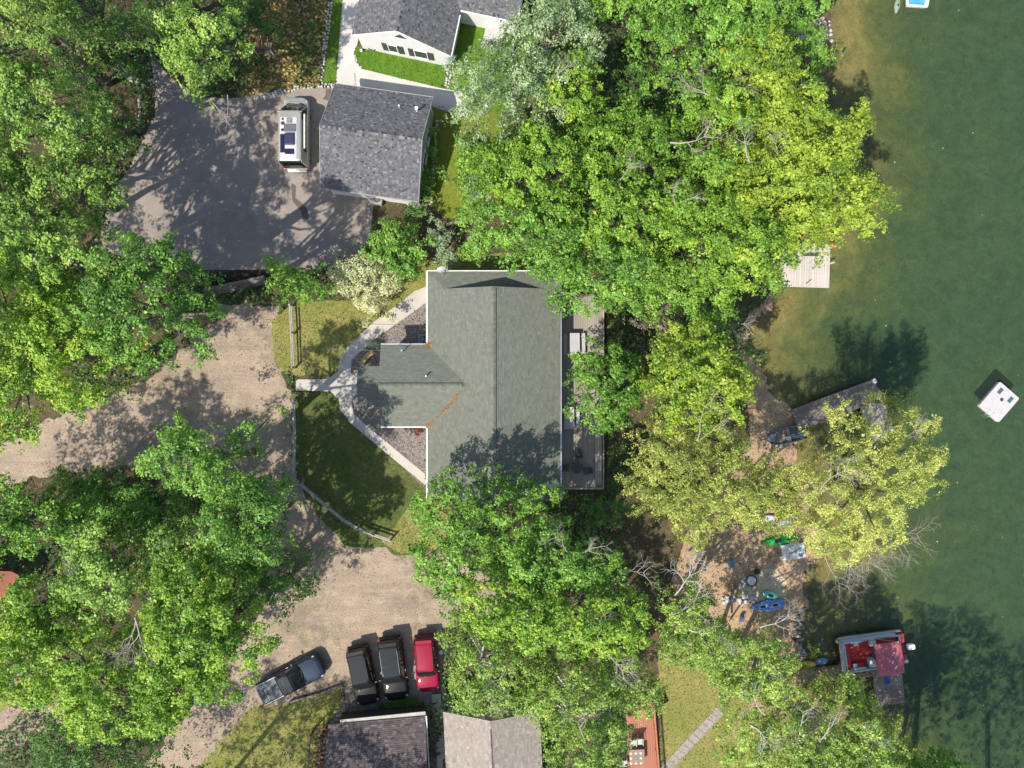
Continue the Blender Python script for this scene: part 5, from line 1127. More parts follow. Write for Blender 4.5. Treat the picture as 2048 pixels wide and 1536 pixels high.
out = [(-.75 + k * .15, .16 - ((k - 5) / 5) ** 2 * .16) for k in range(11)]; b.prism([(x, y + .2) for x, y in out] + [(x, y - .2) for x, y in out[::-1]], .40, .46); b.build('seat', M('honey_wood', (.42, .29, .12), None, .6, 4), t)
for s in (-.5, .5): MB().box((s, 0, .2), (.08, .3, .4)).build('leg', CEDW, t)
tt('rp', 'small dark red leafed plant in the corner south of the west wing', 'greyish', E(833, 862, 12, 12), 1.0, name='potted_plant', cat='plant', layers=1)
MRD = tmat('leaf_red', [(0, (.08, .015, .01)), (1, (.28, .06, .03))], .6, .2)
for ch in [o for o in COL.objects if o.parent == T_['rp'] and o.name.startswith('crown')]: ch.data.materials.clear(); ch.data.materials.append(MRD)
tt('wl', 'small green weed growing in the gravel beside the path', 'sage', E(748, 688, 8, 8), .5, name='plant', cat='plant', layers=1)
gs = thing('garden_swing', 'brown slatted garden swing seat with a pergola top beside the flower bed', 'swing seat', P(541, 103, 0)); gs.rotation_euler.z = R(-6)
for k in range(9): blk('slat', REDW, (-.55 + k * .14, 0, 1.9), (.06, 1.5, .05), 0, gs)
for v in (-.7, .7): MB().box((0, v, 1.85), (1.6, .07, .08)).build('beam', REDW, gs)
for u in (-.7, .7):
    for v in (-.7, .7): MB().box((u, v, .92), (.09, .09, 1.84)).build('post', OLDW, gs)
for k in range(5): blk('seat_slat', OLDW, (-.2 + k * .1, 0, .5), (.08, 1.1, .03), 0, gs)
# overhead service wires to the mast, with their poles beyond the frame
def wire(a, b_, sag, lab, r=.012):
    a, b_ = Vector(a), Vector(b_); t = thing('overhead_wire', lab, 'wire', a)
    pts = [a.lerp(b_, k / 24) - Vector((0, 0, sag * 4 * (k / 24) * (1 - k / 24))) - a for k in range(25)]
    MB().tube(pts, r, 5).build('cable', M('cable_grey', (.16, .16, .16), None, .6, 3), t)
mt = P(806, 702, 3.6); mt.z = 4.3
for k, (dy, lb) in enumerate(((0, 'lowest grey service wire reaching the mast on the west wing'), (.25, 'upper thin service wire reaching the mast on the west wing'))): wire((mt.x, mt.y, mt.z - k * .1), (-62, mt.y + dy * 4 + .3, 7.5 + k * .3), .9, lb, .009)
pl = thing('utility_pole', 'wooden utility pole beyond the left edge', 'pole', (-62, mt.y + .5, 0)); MB().tube([(0, 0, 0), (0, 0, 8.5)], [.16, .11], 8).build('post', OLDW, pl); MB().box((0, 0, 7.7), (.1, 1.8, .1)).build('crossarm', OLDW, pl)
# ================================================================ vehicles
ALU2 = M('dull_aluminium', (.30, .31, .33), None, .5, 3, metal=.4)
def paint(name, c, metal=.3, rough=.25): 
    m = M(name, c, tuple(v * .93 for v in c), rough, 2, metal=metal, coat=.3, var=.03, spec=.1); m.node_tree.nodes['Principled BSDF'].inputs['Coat Roughness'].default_value = .03; return m
TYRE = M('tyre_rubber', (.02, .02, .02), None, .9, 8); RIMM = M('wheel_alloy', (.45, .45, .46), None, .3, 4, metal=.8)
BLKP = M('black_plastic', (.025, .025, .027), None, .55, 5); CARG = glassm('car_glass', (.012, .018, .016)); LENS = M('headlight_lens', (.7, .72, .74), None, .1, 5, coat=.8, var=.03)
TAIL = M('tail_lens', (.35, .01, .01), None, .2, 5, coat=.8, var=.03); CHR = M('chrome_trim', (.75, .75, .76), None, .12, 3, metal=1.0, var=.02)
PLATE = M('pale_panel', (.66, .66, .64), None, .4, 3, var=.03)
def outline(w, yf, yr, rf, rr_, n=6, bf=.0, br_=.0):
    """rounded rectangle seen from above, front at +y, nose and tail bowed by bf and br_"""
    pts = []
    for sx, y, r, a0 in ((1, yr, rr_, -90), (1, yf, rf, 0), (-1, yf, rf, 90), (-1, yr, rr_, 180)):
        cx = sx * (w - r); cy = y - r if y > 0 else y + r
        for k in range(n + 1):
            a = R(a0 + 90 * k / n); pts.append([cx + r * math.cos(a), cy + r * math.sin(a)])
    # add mid points on the ends and bow them
    out = []
    for x, y in pts:
        q = 1 - (x / w) ** 2
        y2 = y + (bf * q if y > 0 else -br_ * q) if abs(x) < w * .98 else y
        out.append((x, y2))
    return out
def ring(w, yf, yr, rf, rr_, z, bf=0, br_=0, zf=None, zr_=None):
    o = outline(w, yf, yr, rf, rr_, 6, bf, br_)
    return [(x, y, z if zf is None else z + (zf - z) * max(0, y / yf) ** 2 + (zr_ - z) * max(0, y / yr) ** 2) for x, y in o]
def wheels(t, w, yf, yr, r=.34):
    for s in (-1, 1):
        for y in (yf, yr):
            wh = MB(); wh.cyl((0, 0, -.11), r, .22, 18); o = wh.build('wheel', TYRE, t, loc=(s * (w - .12), y, r), rot=(0, R(90), 0), bevel=.03)
            MB().cyl((0, 0, -.115), r * .62, .23, 12).build('rim', RIMM, o)
def surf_patch(rings, sel, off, name, mat, parent):
    """a skin lying off metres proud of part of a loft"""
    return None
def vehicle(name, label, cat, px, py, rz, L, Wd, H, body, kind='suv', glassroof=None, roofcol=None, group=None, rails=True):
    h = H * .6; c = P(px, py, h); t = thing(name, label, cat, (c.x, c.y, 0), rz, group)
    w = Wd / 2; yf, yr = L / 2, -L / 2; zb = .30
    belt = H * .58 if kind != 'van' else 1.15
    hood_z = belt - .02
    # lower body: stack of outlines, crowned hood and deck
    R_ = [ring(w * .92, yf * .97, yr * .98, .35, .3, zb, .10, .05), ring(w, yf, yr, .42, .32, zb + .22, .14, .06), ring(w, yf * .995, yr, .46, .34, belt * .72, .14, .06),
          ring(w * .985, yf * .985, yr * .995, .5, .36, belt - .13, .13, .05, belt - .22, belt - .13), ring(w * .95, yf * .955, yr * .985, .5, .36, belt - .02, .12, .05, belt - .13, belt - .05),
          ring(w * .80, yf * .87, yr * .93, .45, .3, belt + .025, .1, .03, belt - .06, belt - .0)]
    MB().loft(R_).build('body', body, t, smooth=True)
    # seam lines of the hood
    ws, wr, rs_, rr0 = {'suv': (.42, .14, -.97, -.86), 'wagon': (.40, .10, -.97, -.90), 'pickup': (.40, .12, -.30, -.22), 'van': (.78, .43, -.985, -.93)}[kind]
    y0, y1, y2, y3 = ws * yf, wr * yf, rr0 * yf, rs_ * yf   # windscreen base, roof front, roof rear, rear glass base
    tw_ = .76 if kind != 'van' else .86
    G_ = [ring(w * .93, y0, y3, .30, .25, belt - .06, .12, .04), ring(w * (.90 if kind != 'van' else .95), y0 * .96 + y1 * .04, y3, .28, .22, belt + .05, .12, .04), ring(w * (tw_ + .015), y1 + (y0 - y1) * .06, y2 + (y3 - y2) * .1, .22, .2, H - .08, .08, .03)]
    MB().loft(G_).build('windows', CARG, t, smooth=False)
    rf = [ring(w * (tw_ + .03), y1 + .04, y2 - .02, .2, .18, H - .10, .08, .03), ring(w * (tw_ + .02), y1, y2, .2, .18, H - .035, .08, .03), ring(w * (tw_ - .10), y1 - .12, y2 + .1, .2, .18, H, .06, .02)]
    MB().loft(rf).build('roof', roofcol or body, t, smooth=True)
    # pillars
    b = MB()
    def side(y, z, s):
        f = (z - belt) / (H - belt); return s * w * (.905 + (tw_ + .02 - .905) * f) + s * .008
    for s in (-1, 1):
        b.beam((side(y0 - .12, belt, s) * .97, y0 - .10, belt - .02), (side(y1, H - .06, s) * .97, y1 - .04, H - .07), .07, .05)
        b.beam((side(y3, belt, s) * .98, y3 + .18, belt - .02), (side(y2, H - .06, s) * .97, y2 + .12, H - .07), .12, .05)
        ym = (y1 + y2) / 2 + .15
        b.beam((side(ym, belt, s), ym, belt), (side(ym, H - .06, s), ym, H - .07), .07, .03)
        if kind in ('suv', 'wagon', 'van'): b.beam((side(ym, belt, s), ym - .95, belt), (side(ym, H - .06, s), ym - .9, H - .07), .09, .03)
    b.build('pillar', body, t)
    for s in (-1, 1):
        MB().box((0, 0, 0), (.2, .12, .15)).build('mirror', BLKP if kind != 'van' else body, t, loc=(s * (w + .10), y0 - .35, belt + .08), bevel=.02)
        hl = [(s * (w * .62), yf * .955, belt - .24), (s * (w * .93), yf * .90, belt - .2), (s * w * .90, yf * .84, belt - .12), (s * (w * .60), yf * .92, belt - .15)]
        bb_ = MB(); bb_.add([Vector(p) + Vector((0, .05, .035)) for p in hl] + [Vector(p) - Vector((0, .02, .12)) for p in hl], [(0, 1, 2, 3), (4, 7, 6, 5), (0, 4, 5, 1), (1, 5, 6, 2), (2, 6, 7, 3), (3, 7, 4, 0)]); bb_.build('headlight', LENS, t)
        MB().box((0, 0, 0), (.20, .10, .26)).build('tail_light', TAIL, t, loc=(s * (w - .14), yr + .06, belt - .2), bevel=.02)
        if rails and kind != 'pickup':
            MB().tube([(s * w * (tw_ - .06), y1 - .15, H + .0), (s * w * (tw_ - .06), y1 - .3, H + .045), (s * w * (tw_ - .06), y2 + .35, H + .045), (s * w * (tw_ - .06), y2 + .2, H)], .02, 6).build('roof_rail', CHR if rails == 2 else BLKP, t)
        MB().box((0, 0, 0), (.04, .18, .035)).build('door_handle', CHR, t, loc=(s * w, .2, belt - .16))
    MB().box((0, 0, 0), (Wd * .62, .06, .2)).build('grille', BLKP, t, loc=(0, yf + .105, .58)); MB().box((0, 0, 0), (Wd * .9, .10, .22)).build('bumper', BLKP if kind != 'wagon' else body, t, loc=(0, yr - .03, .48), bevel=.03)
    for s in (-.35, .25): MB().beam((s, y0 + .10, belt + .035), (s + .55, y0 + .0, belt + .10), .02, .02).build('wiper', BLKP, t)
    MB().beam((-w * .5, yf * .88, belt + .012 - .06), (w * .5, yf * .88, belt + .012 - .06), .015, .01).build('hood_seam', BLKP, t)
    wheels(t, w, yf * .62, yr * .60, .35)
    if glassroof:
        for (a, c_) in glassroof:
            A, B = y1 + (y2 - y1) * a, y1 + (y2 - y1) * c_; MB().prism(outline(w * .62, (A - B) / 2, -(A - B) / 2, .05, .05, 2), 0, .015).build('glass_roof_panel', CARG, t, loc=(0, (A + B) / 2, H - .004))
    if kind in ('suv', 'wagon'): MB().prism(outline(w * .70, .14, -.14, .08, .06, 3), 0, .035).build('spoiler', body, t, loc=(0, y2 - .1, H - .06))
    return t, (w, yf, yr, belt, y0, y1, y2, y3)
PB = paint('black_paint', (.012, .012, .014), 0, .5); PR = paint('red_paint', (.27, .006, .035), 0, .5); PN = paint('dark_blue_paint', (.025, .035, .055), .2, .4)
PS = paint('champagne_paint', (.50, .49, .44), .5, .3); PBK = paint('black_wagon_paint', (.02, .016, .018), 0, .5)
vehicle('parked_suv', 'black sport utility car with brownish reflections, left of the other black one', 'car', 724, 1353, R(180 + 12), 4.65, 1.86, 1.70, PBK, 'suv', [(.06, .94)], group='cars parked on the dirt lot')
vehicle('parked_suv', 'black people carrier with glass roof panels between the other black car and the red one', 'car', 785, 1340, R(180 + 7.5), 4.95, 1.98, 1.82, PB, 'suv', [(.04, .34), (.37, .60), (.63, .92)], group='cars parked on the dirt lot', rails=2)
vehicle('parked_car', 'bright crimson car at the right end of the row', 'car', 852, 1329, R(180 + 4.5), 4.4, 1.84, 1.58, PR, 'suv', group='cars parked on the dirt lot')
t, (w, yf, yr, belt, y0, y1, y2, y3) = vehicle('pickup_truck', 'dark blue pickup truck with silver edged bed cover parked askew by the low rail', 'pickup truck', 579, 1362, R(-90 + 27), 5.5, 1.98, 1.85, PN, 'pickup', [(.04, .55), (.60, .97)], group='cars parked on the dirt lot', rails=False)
MB().box((0, (y3 + yr) / 2 - .02, belt + .05), (w * 1.56, y3 - yr - .26, .05)).build('bed_cover', M('bed_cover', (.10, .115, .13), None, .5, .6, spec=.2, var=.04), t, bevel=.02)
for s in (-1, 1): MB().beam((s * w * .84, y3 - .08, belt + .09), (s * w * .84, yr + .12, belt + .09), .05, .05).build('bed_rail', ALU2, t)
MB().beam((-w * .82, (y3 + yr) / 2 - .3, belt + .085), (w * .82, (y3 + yr) / 2 - .3, belt + .085), .03, .03).build('cover_seam', ALU2, t)
# ---------------------------------------------------------------- camper van
t, (w, yf, yr, belt, y0, y1, y2, y3) = vehicle('camper_van', 'champagne camper van with roof air vents and solar panels on the asphalt driveway', 'camper van', 587, 262, R(0), 5.75, 2.02, 2.62, PS, 'van', group=None, rails=False)
H = 2.62; ROOFW = M('van_roof_white', (.56, .56, .56), None, .4, 2, var=.03)
for s in (-1, 1):   # solid side panels over the glass body
    for (a, c_, z0, z1) in ((-2.75, -1.9, belt, 2.5), (-1.7, .45, 2.05, 2.5), (-1.9, -1.7, belt, 2.5), (.45, .62, belt, 2.5)):
        xb = lambda z: s * (w * (.955 - .075 * (z - belt) / (H - belt)) + .015)
        b = MB(); b.add([(xb(z0), a, z0), (xb(z0), c_, z0), (xb(z1), c_, z1), (xb(z1), a, z1), (xb(z0) - s * .05, a, z0), (xb(z0) - s * .05, c_, z0), (xb(z1) - s * .05, c_, z1), (xb(z1) - s * .05, a, z1)], [(0, 1, 2, 3), (4, 7, 6, 5), (0, 4, 5, 1), (1, 5, 6, 2), (2, 6, 7, 3), (3, 7, 4, 0)]); b.build('side_panel', PS, t)
MB().prism(outline(.66, 1.65, -1.65, .08, .08, 3), 0, .05).build('roof_pod', ROOFW, t, loc=(-.08, -.93, H - .01))
MB().box((0, 0, 0), (.42, .42, .09)).build('roof_vent', M('vent_grey', (.25, .24, .22), None, .5, 3), t, loc=(.0, .45, H + .075), bevel=.02)
SOL = M('solar_panel', (.012, .014, .035), (.02, .025, .07), .2, 6, coat=.4); GRP = M('roof_mat_grey', (.13, .12, .14), None, .6, 3)
MB().box((0, 0, 0), (.95, .62, .03)).build('roof_mat', GRP, t, loc=(.05, -.12, H + .065))
MB().box((0, 0, 0), (.74, .95, .17)).build('air_conditioner', M('ac_navy', (.03, .03, .08), None, .5, 3), t, loc=(.03, -1.02, H + .13), bevel=.05)
for (u, v, a, c_) in ((-.54, -1.35, .34, 1.45), (.02, -1.98, .72, .42)): MB().box((0, 0, 0), (a, c_, .03)).build('solar_panel', SOL, t, loc=(u, v, H + .065))
for (u, v, r) in ((-.52, .22, .12), (-.54, -.3, .10), (-.52, .55, .07)): MB().cyl((0, 0, 0), r, .09, 14).build('roof_port', BLKP, t, loc=(u, v, H + .045))
for s in (-1, 1): MB().box((0, 0, 0), (.36, .06, .02)).build('hood_vent', BLKP, t, loc=(s * .52, 2.36, 1.13), rot=(R(-12), 0, R(-s * 14)))
MB().tube([(w * .98, 1.2, 2.1), (w + .12, 1.1, 2.1), (w + .12, -1.5, 2.1), (w * .98, -1.6, 2.1)], .03, 6).build('awning_rail', CHR, t)
MB().box((0, 0, 0), (.12, 2.7, .10)).build('awning', PLATE, t, loc=(w + .06, -.25, 2.28), bevel=.02)
MB().box((0, 0, 0), (1.5, .05, .55)).build('rear_window', CARG, t, loc=(0, yr - .0, 1.75)); MB().box((0, 0, 0), (1.6, .14, .10)).build('rear_step', CHR, t, loc=(0, yr - .12, .55))
c = P(590, 342, .3); h_ = thing('tow_ball', 'small tow hitch sticking out behind the camper van', 'hitch', (c.x, c.y, .4)); MB().tube([(0, .35, 0), (0, 0, 0)], .035, 6).build('bar', BLKP, h_); MB().cyl((0, 0, 0), .04, .1, 10).build('ball', CHR, h_)
# ================================================================ boats and water things
def hullring(L, w, y0, z, bow=.45, n=9, stern=.85):
    """pointed outline of a small boat: bow at +y"""
    pts = []
    for k in range(n + 1):
        f = k / n; y = y0 - L / 2 + L * f; q = w * (stern + (1 - stern) * math.sin(min(1, f / .5) * math.pi / 2)) * (1 if f < 1 - bow else math.sqrt(max(0, 1 - ((f - (1 - bow)) / bow) ** 2.2)))
        pts.append((q, y, z))
    return pts + [(-x, y, z_) for x, y, z_ in pts[::-1]]
ALU = M('aluminium_hull', (.26, .30, .34), (.18, .21, .25), .4, 3, metal=.6); ALD = M('dark_boat_floor', (.10, .13, .16), (.07, .09, .11), .7, 4)
c = P(1571, 871, -.1); t = thing('rowboat', 'dark grey aluminium rowboat pulled up on the shore beside the middle dock', 'rowboat', (c.x, c.y, -.42), R(90 + 12)); 
b = MB(); b.loft([hullring(3.2, .45, 0, .0), hullring(3.35, .62, 0, .25), hullring(3.4, .68, 0, .48), hullring(3.34, .64, 0, .50), hullring(3.2, .57, 0, .40), hullring(3.0, .45, 0, .10)]); b.build('hull', ALU, t, smooth=False)
for y, wd in ((-1.25, .62), (-.25, .6), (.55, .5)): MB().box((0, y, .38), (wd * 1.85, .28, .04)).build('seat', ALU, t)
MB().prism([(-.42, .95), (.42, .95), (.22, 1.45), (0, 1.62), (-.22, 1.45)], .40, .44).build('bow_deck', ALU, t)
MB().box((0, -.65, .12), (.8, 1.3, .03)).build('floor', ALD, t); MB().tube([(-.5, -1.3, .5), (.3, .5, .55)], .03, 6).build('oar', CEDW, t)
c = P(2001, 804, 0); t = thing('swim_raft', 'white square swim raft with two dark hatches floating alone on the lake', 'raft', (c.x, c.y, WATER_Z + .02), R(49))
RW = M('raft_white', (.50, .47, .46), (.44, .41, .40), .5, 3, var=.06)
MB().prism(outline(1.32, 1.08, -1.08, .16, .16, 4), 0, .36).build('deck', RW, t, bevel=.04)
TEAL = M('hatch_teal', (.06, .13, .12), (.08, .10, .13), .3, 3)
for s in (-1, 1): MB().box((0, 0, 0), (.52, .30, .02)).build('hatch', TEAL, t, loc=(.72, s * .55, .37))
MB().cyl((0, 0, 0), .15, .02, 18).build('round_hatch', SHUT, t, loc=(.27, 0, .365))
for s in (-1, 1): MB().cyl((0, 0, 0), .035, .03, 8).build('bolt', SHUT, t, loc=(-1.0, s * .22 - .0, .365))
b = MB(); 
for s in (-.2, .2): b.tube([(-1.2, s, .42), (-1.45, s, .3), (-1.6, s, -.4)], .025, 6)
for k in range(3): b.tube([(-1.48 - k * .05, -.2, .15 - k * .2), (-1.48 - k * .05, .2, .15 - k * .2)], .02, 6)
b.build('ladder', METAL, t)
# pontoon boat
c = P(1747, 1304, .3); t = thing('pontoon_boat', 'pontoon boat with red seats and a pink red sun canopy at the southern dock', 'pontoon boat', (c.x, c.y, WATER_Z), R(7.5))
REDC = M('red_carpet', (.50, .05, .035), (.40, .035, .03), .9, 3); REDS = M('red_seat', (.48, .02, .03), None, .5, 3); WSEAT = M('white_seat', (.66, .62, .56), None, .5, 3); FEN = M('fence_white', (.55, .55, .57), (.42, .45, .50), .5, 2)
CAN = M('canopy_red', (.42, .11, .135), (.38, .10, .12), .9, 2, var=.05)
for v in (-1.0, 1.0): MB().tube([(-2.75, v, .12), (-2.45, v, .12), (2.5, v, .12), (2.7, v, .12)], [.1, .32, .32, .3], 12).build('pontoon', METAL, t, smooth=True)
MB().box((0, 0, .5), (5.3, 2.45, .08)).build('deck', REDC, t)
for (u, v, a, c_) in ((-.3, 1.2, 4.5, .08), (-.3, -1.2, 4.5, .08), (-2.6, 0, .08, 2.4)):
    MB().box((0, 0, 0), (a, c_, .62)).build('fence_panel', FEN, t, loc=(u, v, .88)); MB().beam((u - a / 2, v - c_ / 2, 1.22), (u + a / 2, v + c_ / 2, 1.22), .07, .05).build('top_rail', METAL, t)
MB().prism([(-2.6, 1.26), (2.0, 1.26), (2.3, 1.38), (-2.0, 1.42)], .5, .56).build('side_walk', FEN, t)
def seat(u, v, a, c_, m1=REDS, m2=WSEAT):
    s = MB().box((0, 0, 0), (a, c_, .36)).build('seat', m1, t, loc=(u, v, .73), bevel=.06)
    return s
def cush(u, v, a, c_, m, z=.93, h_=.12): MB().box((0, 0, 0), (a, c_, h_)).build('cushion', m, t, loc=(u, v, z), bevel=.04)
seat(-2.2, .0, .5, 2.1); cush(-2.42, 0, .12, 2.0, WSEAT, 1.0, .3); seat(-1.45, .9, .9, .45); cush(-1.45, 1.08, .9, .12, WSEAT, 1.0, .3); cush(-1.4, .85, .4, .3, WSEAT)
seat(-1.4, -.9, 1.0, .45); cush(-1.4, -1.08, 1.0, .12, WSEAT, 1.0, .3); cush(-1.7, -.85, .35, .3, WSEAT)
seat(.0, .75, .5, .5, WSEAT); MB().box((0, 0, 0), (.5, .6, .75)).build('console', FEN, t, loc=(-.35, -.75, .9), bevel=.05)
seat(2.35, .85, .5, .75); seat(2.35, -.85, .5, .75); cush(2.15, .85, .16, .7, WSEAT, .98, .2); cush(2.15, -.85, .16, .7, WSEAT, .98, .2); cush(2.5, -1.05, .3, .25, WSEAT); seat(2.2, 0, .25, .9); cush(2.05, 0, .12, .85, WSEAT, .98, .2)
mo = MB().prism(outline(.22, .3, -.3, .12, .12, 4), 0, .35).build('outboard_motor', WHITE, t, loc=(3.0, .1, .75), rot=(0, 0, R(90)), bevel=.05); MB().box((0, 0, -.4), (.1, .16, .9)).build('leg', BLKP, mo)
cn = MB(); rows = []
for k in range(7):
    f = k / 6 - .5; rows.append([(f * 2.15, -1.3 + j * 2.6 / 6, 2.25 - .10 * (2 * f) ** 2 - .10 * ((j - 3) / 3) ** 2) for j in range(7)])
vv = [p for r in rows for p in r]; lo = [(x, y, z - .03) for x, y, z in vv]; fs = []
for i in range(6):
    for j in range(6): a = i * 7 + j; fs += [(a, a + 7, a + 8, a + 1), (a + 49, a + 50, a + 57, a + 56)]
edge = [j for j in range(7)] + [7 * i + 6 for i in range(1, 7)] + [42 + j for j in range(5, -1, -1)] + [7 * i for i in range(5, 0, -1)]
for i in range(len(edge)): a, q = edge[i], edge[(i + 1) % len(edge)]; fs.append((a, q, q + 49, a + 49))
cn.add(vv + lo, fs).build('canopy', CAN, t, smooth=True, loc=(.62, -.15, 0))
for u in (-.9, .9):
    for s in (-1, 1): MB().tube([(.1, s * 1.2, 1.2), (.62 + u, s * 1.25 - .15, 2.12)], .02, 6).build('canopy_pole', METAL, t)
for (u, v) in ((.9, -.9), (1.0, -.8), (.75, -.45), (.8, -.35), (.95, .35)): MB().box((0, 0, 0), (.12, .10, .015)).build('patch', WHITE, t, loc=(u, v, 2.24), rot=(0, 0, R(20)))
# kayaks
def kayak(px, py, rz, L, w, z, mat, lab, cock=((.35, .24), (-.45, .24)), nm='kayak', cat='kayak', grp=None, mat2=None):
    c = P(px, py, z); t = thing(nm, lab, cat, (c.x, c.y, float(gz(c.x, c.y)) + .06 + z * 0), rz - R(90), grp)
    b = MB(); b.loft([hullring(L * .9, w * .5, 0, 0, .5, 10, .25), hullring(L, w, 0, .16, .5, 10, .25), hullring(L * .98, w * .94, 0, .24, .5, 10, .25), hullring(L * .9, w * .6, 0, .30, .5, 10, .25)]); b.build('hull', mat, t, smooth=True)
    for y, r in cock:
        rgs = [[(r * .75 * math.cos(a * math.pi / 8), y * L / 2 + r * 1.5 * math.sin(a * math.pi / 8), .305 + .0) for a in range(16)], [(r * .6 * math.cos(a * math.pi / 8), y * L / 2 + r * 1.3 * math.sin(a * math.pi / 8), .35) for a in range(16)]]
        MB().loft(rgs).build('cockpit_rim', mat2 or mat, t); MB().prism([(r * .55 * math.cos(a * math.pi / 8), y * L / 2 + r * 1.2 * math.sin(a * math.pi / 8)) for a in range(16)], .345, .356).build('seat_well', BLKP, t)
        MB().box((0, y * L / 2 - r * .7, .38), (r * .9, .08, .14)).build('backrest', BLKP, t)
    return t
GRN = M('green_plastic', (.02, .38, .06), (.015, .28, .05), .4, 3); BLU = M('blue_plastic', (.06, .17, .50), (.25, .35, .55), .4, 5, lo=.45, hi=.6); TQ = M('turquoise_plastic', (.10, .52, .36), (.22, .58, .42), .4, 3)
KW = M('kayak_white', (.62, .62, .60), None, .4, 3); PNK = M('pink_plastic', (.55, .30, .28), None, .5, 3); GRY = M('grey_plastic', (.36, .42, .42), None, .5, 3); ORG = M('orange_plastic', (.75, .28, .04), (.8, .45, .05), .5, 5)
kayak(1562, 1081, R(10), 3.0, .40, .3, GRN, 'bright green kayak lying half under the willow', ((-.15, .26), (.5, .2)))
kayak(1539, 1212, R(8), 2.9, .46, .3, BLU, 'blue and white two seat kayak on the south side of the beach', ((.35, .22), (-.35, .22)), mat2=KW)
kayak(1541, 1191, R(-14), 1.35, .30, .2, TQ, 'short turquoise kids kayak beside the blue kayak', ((0, .2),))
kayak(1803, 3, R(80), 1.3, .24, -.4, KW, 'white small float beside the blue boat at the top edge', ((0, .1),), nm='float', cat='float')
kayak(1537, 1041, R(5), 1.5, .42, .3, KW, 'white end of the board pile under the yellow tree', (), nm='paddle_board', cat='paddle board', grp='paddle boards under the yellow tree')
kayak(1548, 1041, R(-8), 1.3, .40, .4, PNK, 'pink paddle board lying on the white one', (), nm='paddle_board', cat='paddle board', grp='paddle boards under the yellow tree')
kayak(1562, 1045, R(-4), 2.0, .36, .3, GRY, 'grey paddle board beside the pink one', (), nm='paddle_board', cat='paddle board', grp='paddle boards under the yellow tree')
kayak(1586, 1038, R(30), .8, .30, .3, KW, 'small pale float under the willow right of the paddle boards', (), nm='float', cat='float')
for o_ in [o for o in COL.objects if o.name.startswith('paddle_board')]: pass
kayak(1617, 1339, R(8), 1.9, .36, .5, ORG, 'orange and yellow kayak lying across the start of the southern dock', ((-.1, .2),))
kayak(1652, 1332, R(12), 1.1, .32, .5, M('purple_blue_plastic', (.10, .09, .28), (.18, .35, .45), .5, 6), 'small purple and blue float beside the orange kayak', (), nm='float', cat='float')
# pedal boat
c = P(1588, 1104, .4); t = thing('pedal_boat', 'white moulded pedal boat with a blue seat standing on the sand under the willow', 'pedal boat', (c.x, c.y, float(gz(c.x, c.y)) + .05), R(7))
PW = M('pedal_boat_white', (.74, .73, .70), None, .4, 3, var=.05)
for v in (-.45, .45): MB().loft([[(x, v + y * .9, z) for x, y, z in [(q[1], q[0], q[2]) for q in hullring(1.9, .22, 0, zz, .3, 8, .8)]] for zz in (0, .35)]).build('float_hull', PW, t)
MB().prism(outline(.62, .95, -.95, .15, .15, 3), .30, .42).build('deck', PW, t, rot=(0, 0, R(90)), bevel=.03)
for v in (-.3, .3): MB().box((-.15, v, .52), (.45, .42, .2)).build('seat', PW, t, bevel=.04); MB().box((-.4, v, .7), (.1, .42, .3)).build('backrest', PW, t, bevel=.03)
MB().box((0, 0, 0), (.26, .30, .06)).build('blue_cushion', M('blue_pad', (.04, .22, .42), None, .6, 3), t, loc=(.52, .1, .50)); MB().box((.1, 0, .55), (.3, .12, .3)).build('console', OLDW, t); MB().box((.55, -.35, .45), (.3, .25, .06)).build('footwell', TAN, t)
# boat at the top edge
c = P(1838, -28, .0); t = thing('moored_boat', 'white motor boat with a blue interior cut off by the top edge', 'boat', (c.x, c.y, WATER_Z - .1), R(82))
b = MB(); b.loft([hullring(3.0, .8, 0, 0, .4), hullring(3.3, 1.0, 0, .45, .4), hullring(3.3, 1.0, 0, .6, .4), hullring(3.1, .88, 0, .6, .4), hullring(2.9, .8, 0, .3, .4)]); b.build('hull', WHITE, t); t.rotation_euler.z = R(-4)
MB().prism([(x * .95, y * .92) for x, y, z in hullring(3.0, .85, 0, 0, .4)], .28, .34).build('floor', M('light_blue_floor', (.08, .36, .55), None, .5, 3), t)
for v in (-.3, .4): MB().box((v, -.6, .5), (.4, .45, .35)).build('seat', WHITE, t, bevel=.05)
MB().box((0, .3, .55), (.5, .3, .3)).build('console', WHITE, t, bevel=.04)
# beach things
BCH = M('blue_chair_cloth', (.06, .26, .42), None, .7, 4)
for px, py, rz, s, lb, m in ((1461, 1126, 25, .95, 'blue beach chair alone on the upper beach', BCH), (1500, 1196, -20, .8, 'pale blue beach chair beside the white stones', M('pale_blue_cloth', (.25, .36, .52), None, .7, 4)), (1481, 1237, 0, .7, 'small navy blue beach chair in the leaves south of the blue kayak', M('navy_cloth', (.05, .08, .25), None, .7, 4)),
                             (1470, 1278, 50, .8, 'white beach chair under the birches', KW), (1500, 1287, -30, .9, 'pale green grey beach chair under the birches', GRY)):
    z = float(gz(*P2(px, py))); patio_chair(px, py, R(rz), lb, max(z, -.1), m, None, 'beach chair', 'beach_chair', s)
c = P(1502, 1161, .1); t = thing('fire_pit', 'round fire pit with pale ash on the beach', 'fire pit', (c.x, c.y, .02)); MB().cyl((0, 0, .0), .42, .18, 18, .5).build('bowl', SHUT, t); MB().cyl((0, 0, .17), .36, .02, 16).build('ash', KW, t)
c = P(1479, 1190, .3); t = thing('beach_ball', 'yellow ball among the white stones on the beach', 'ball', (c.x, c.y, .2))
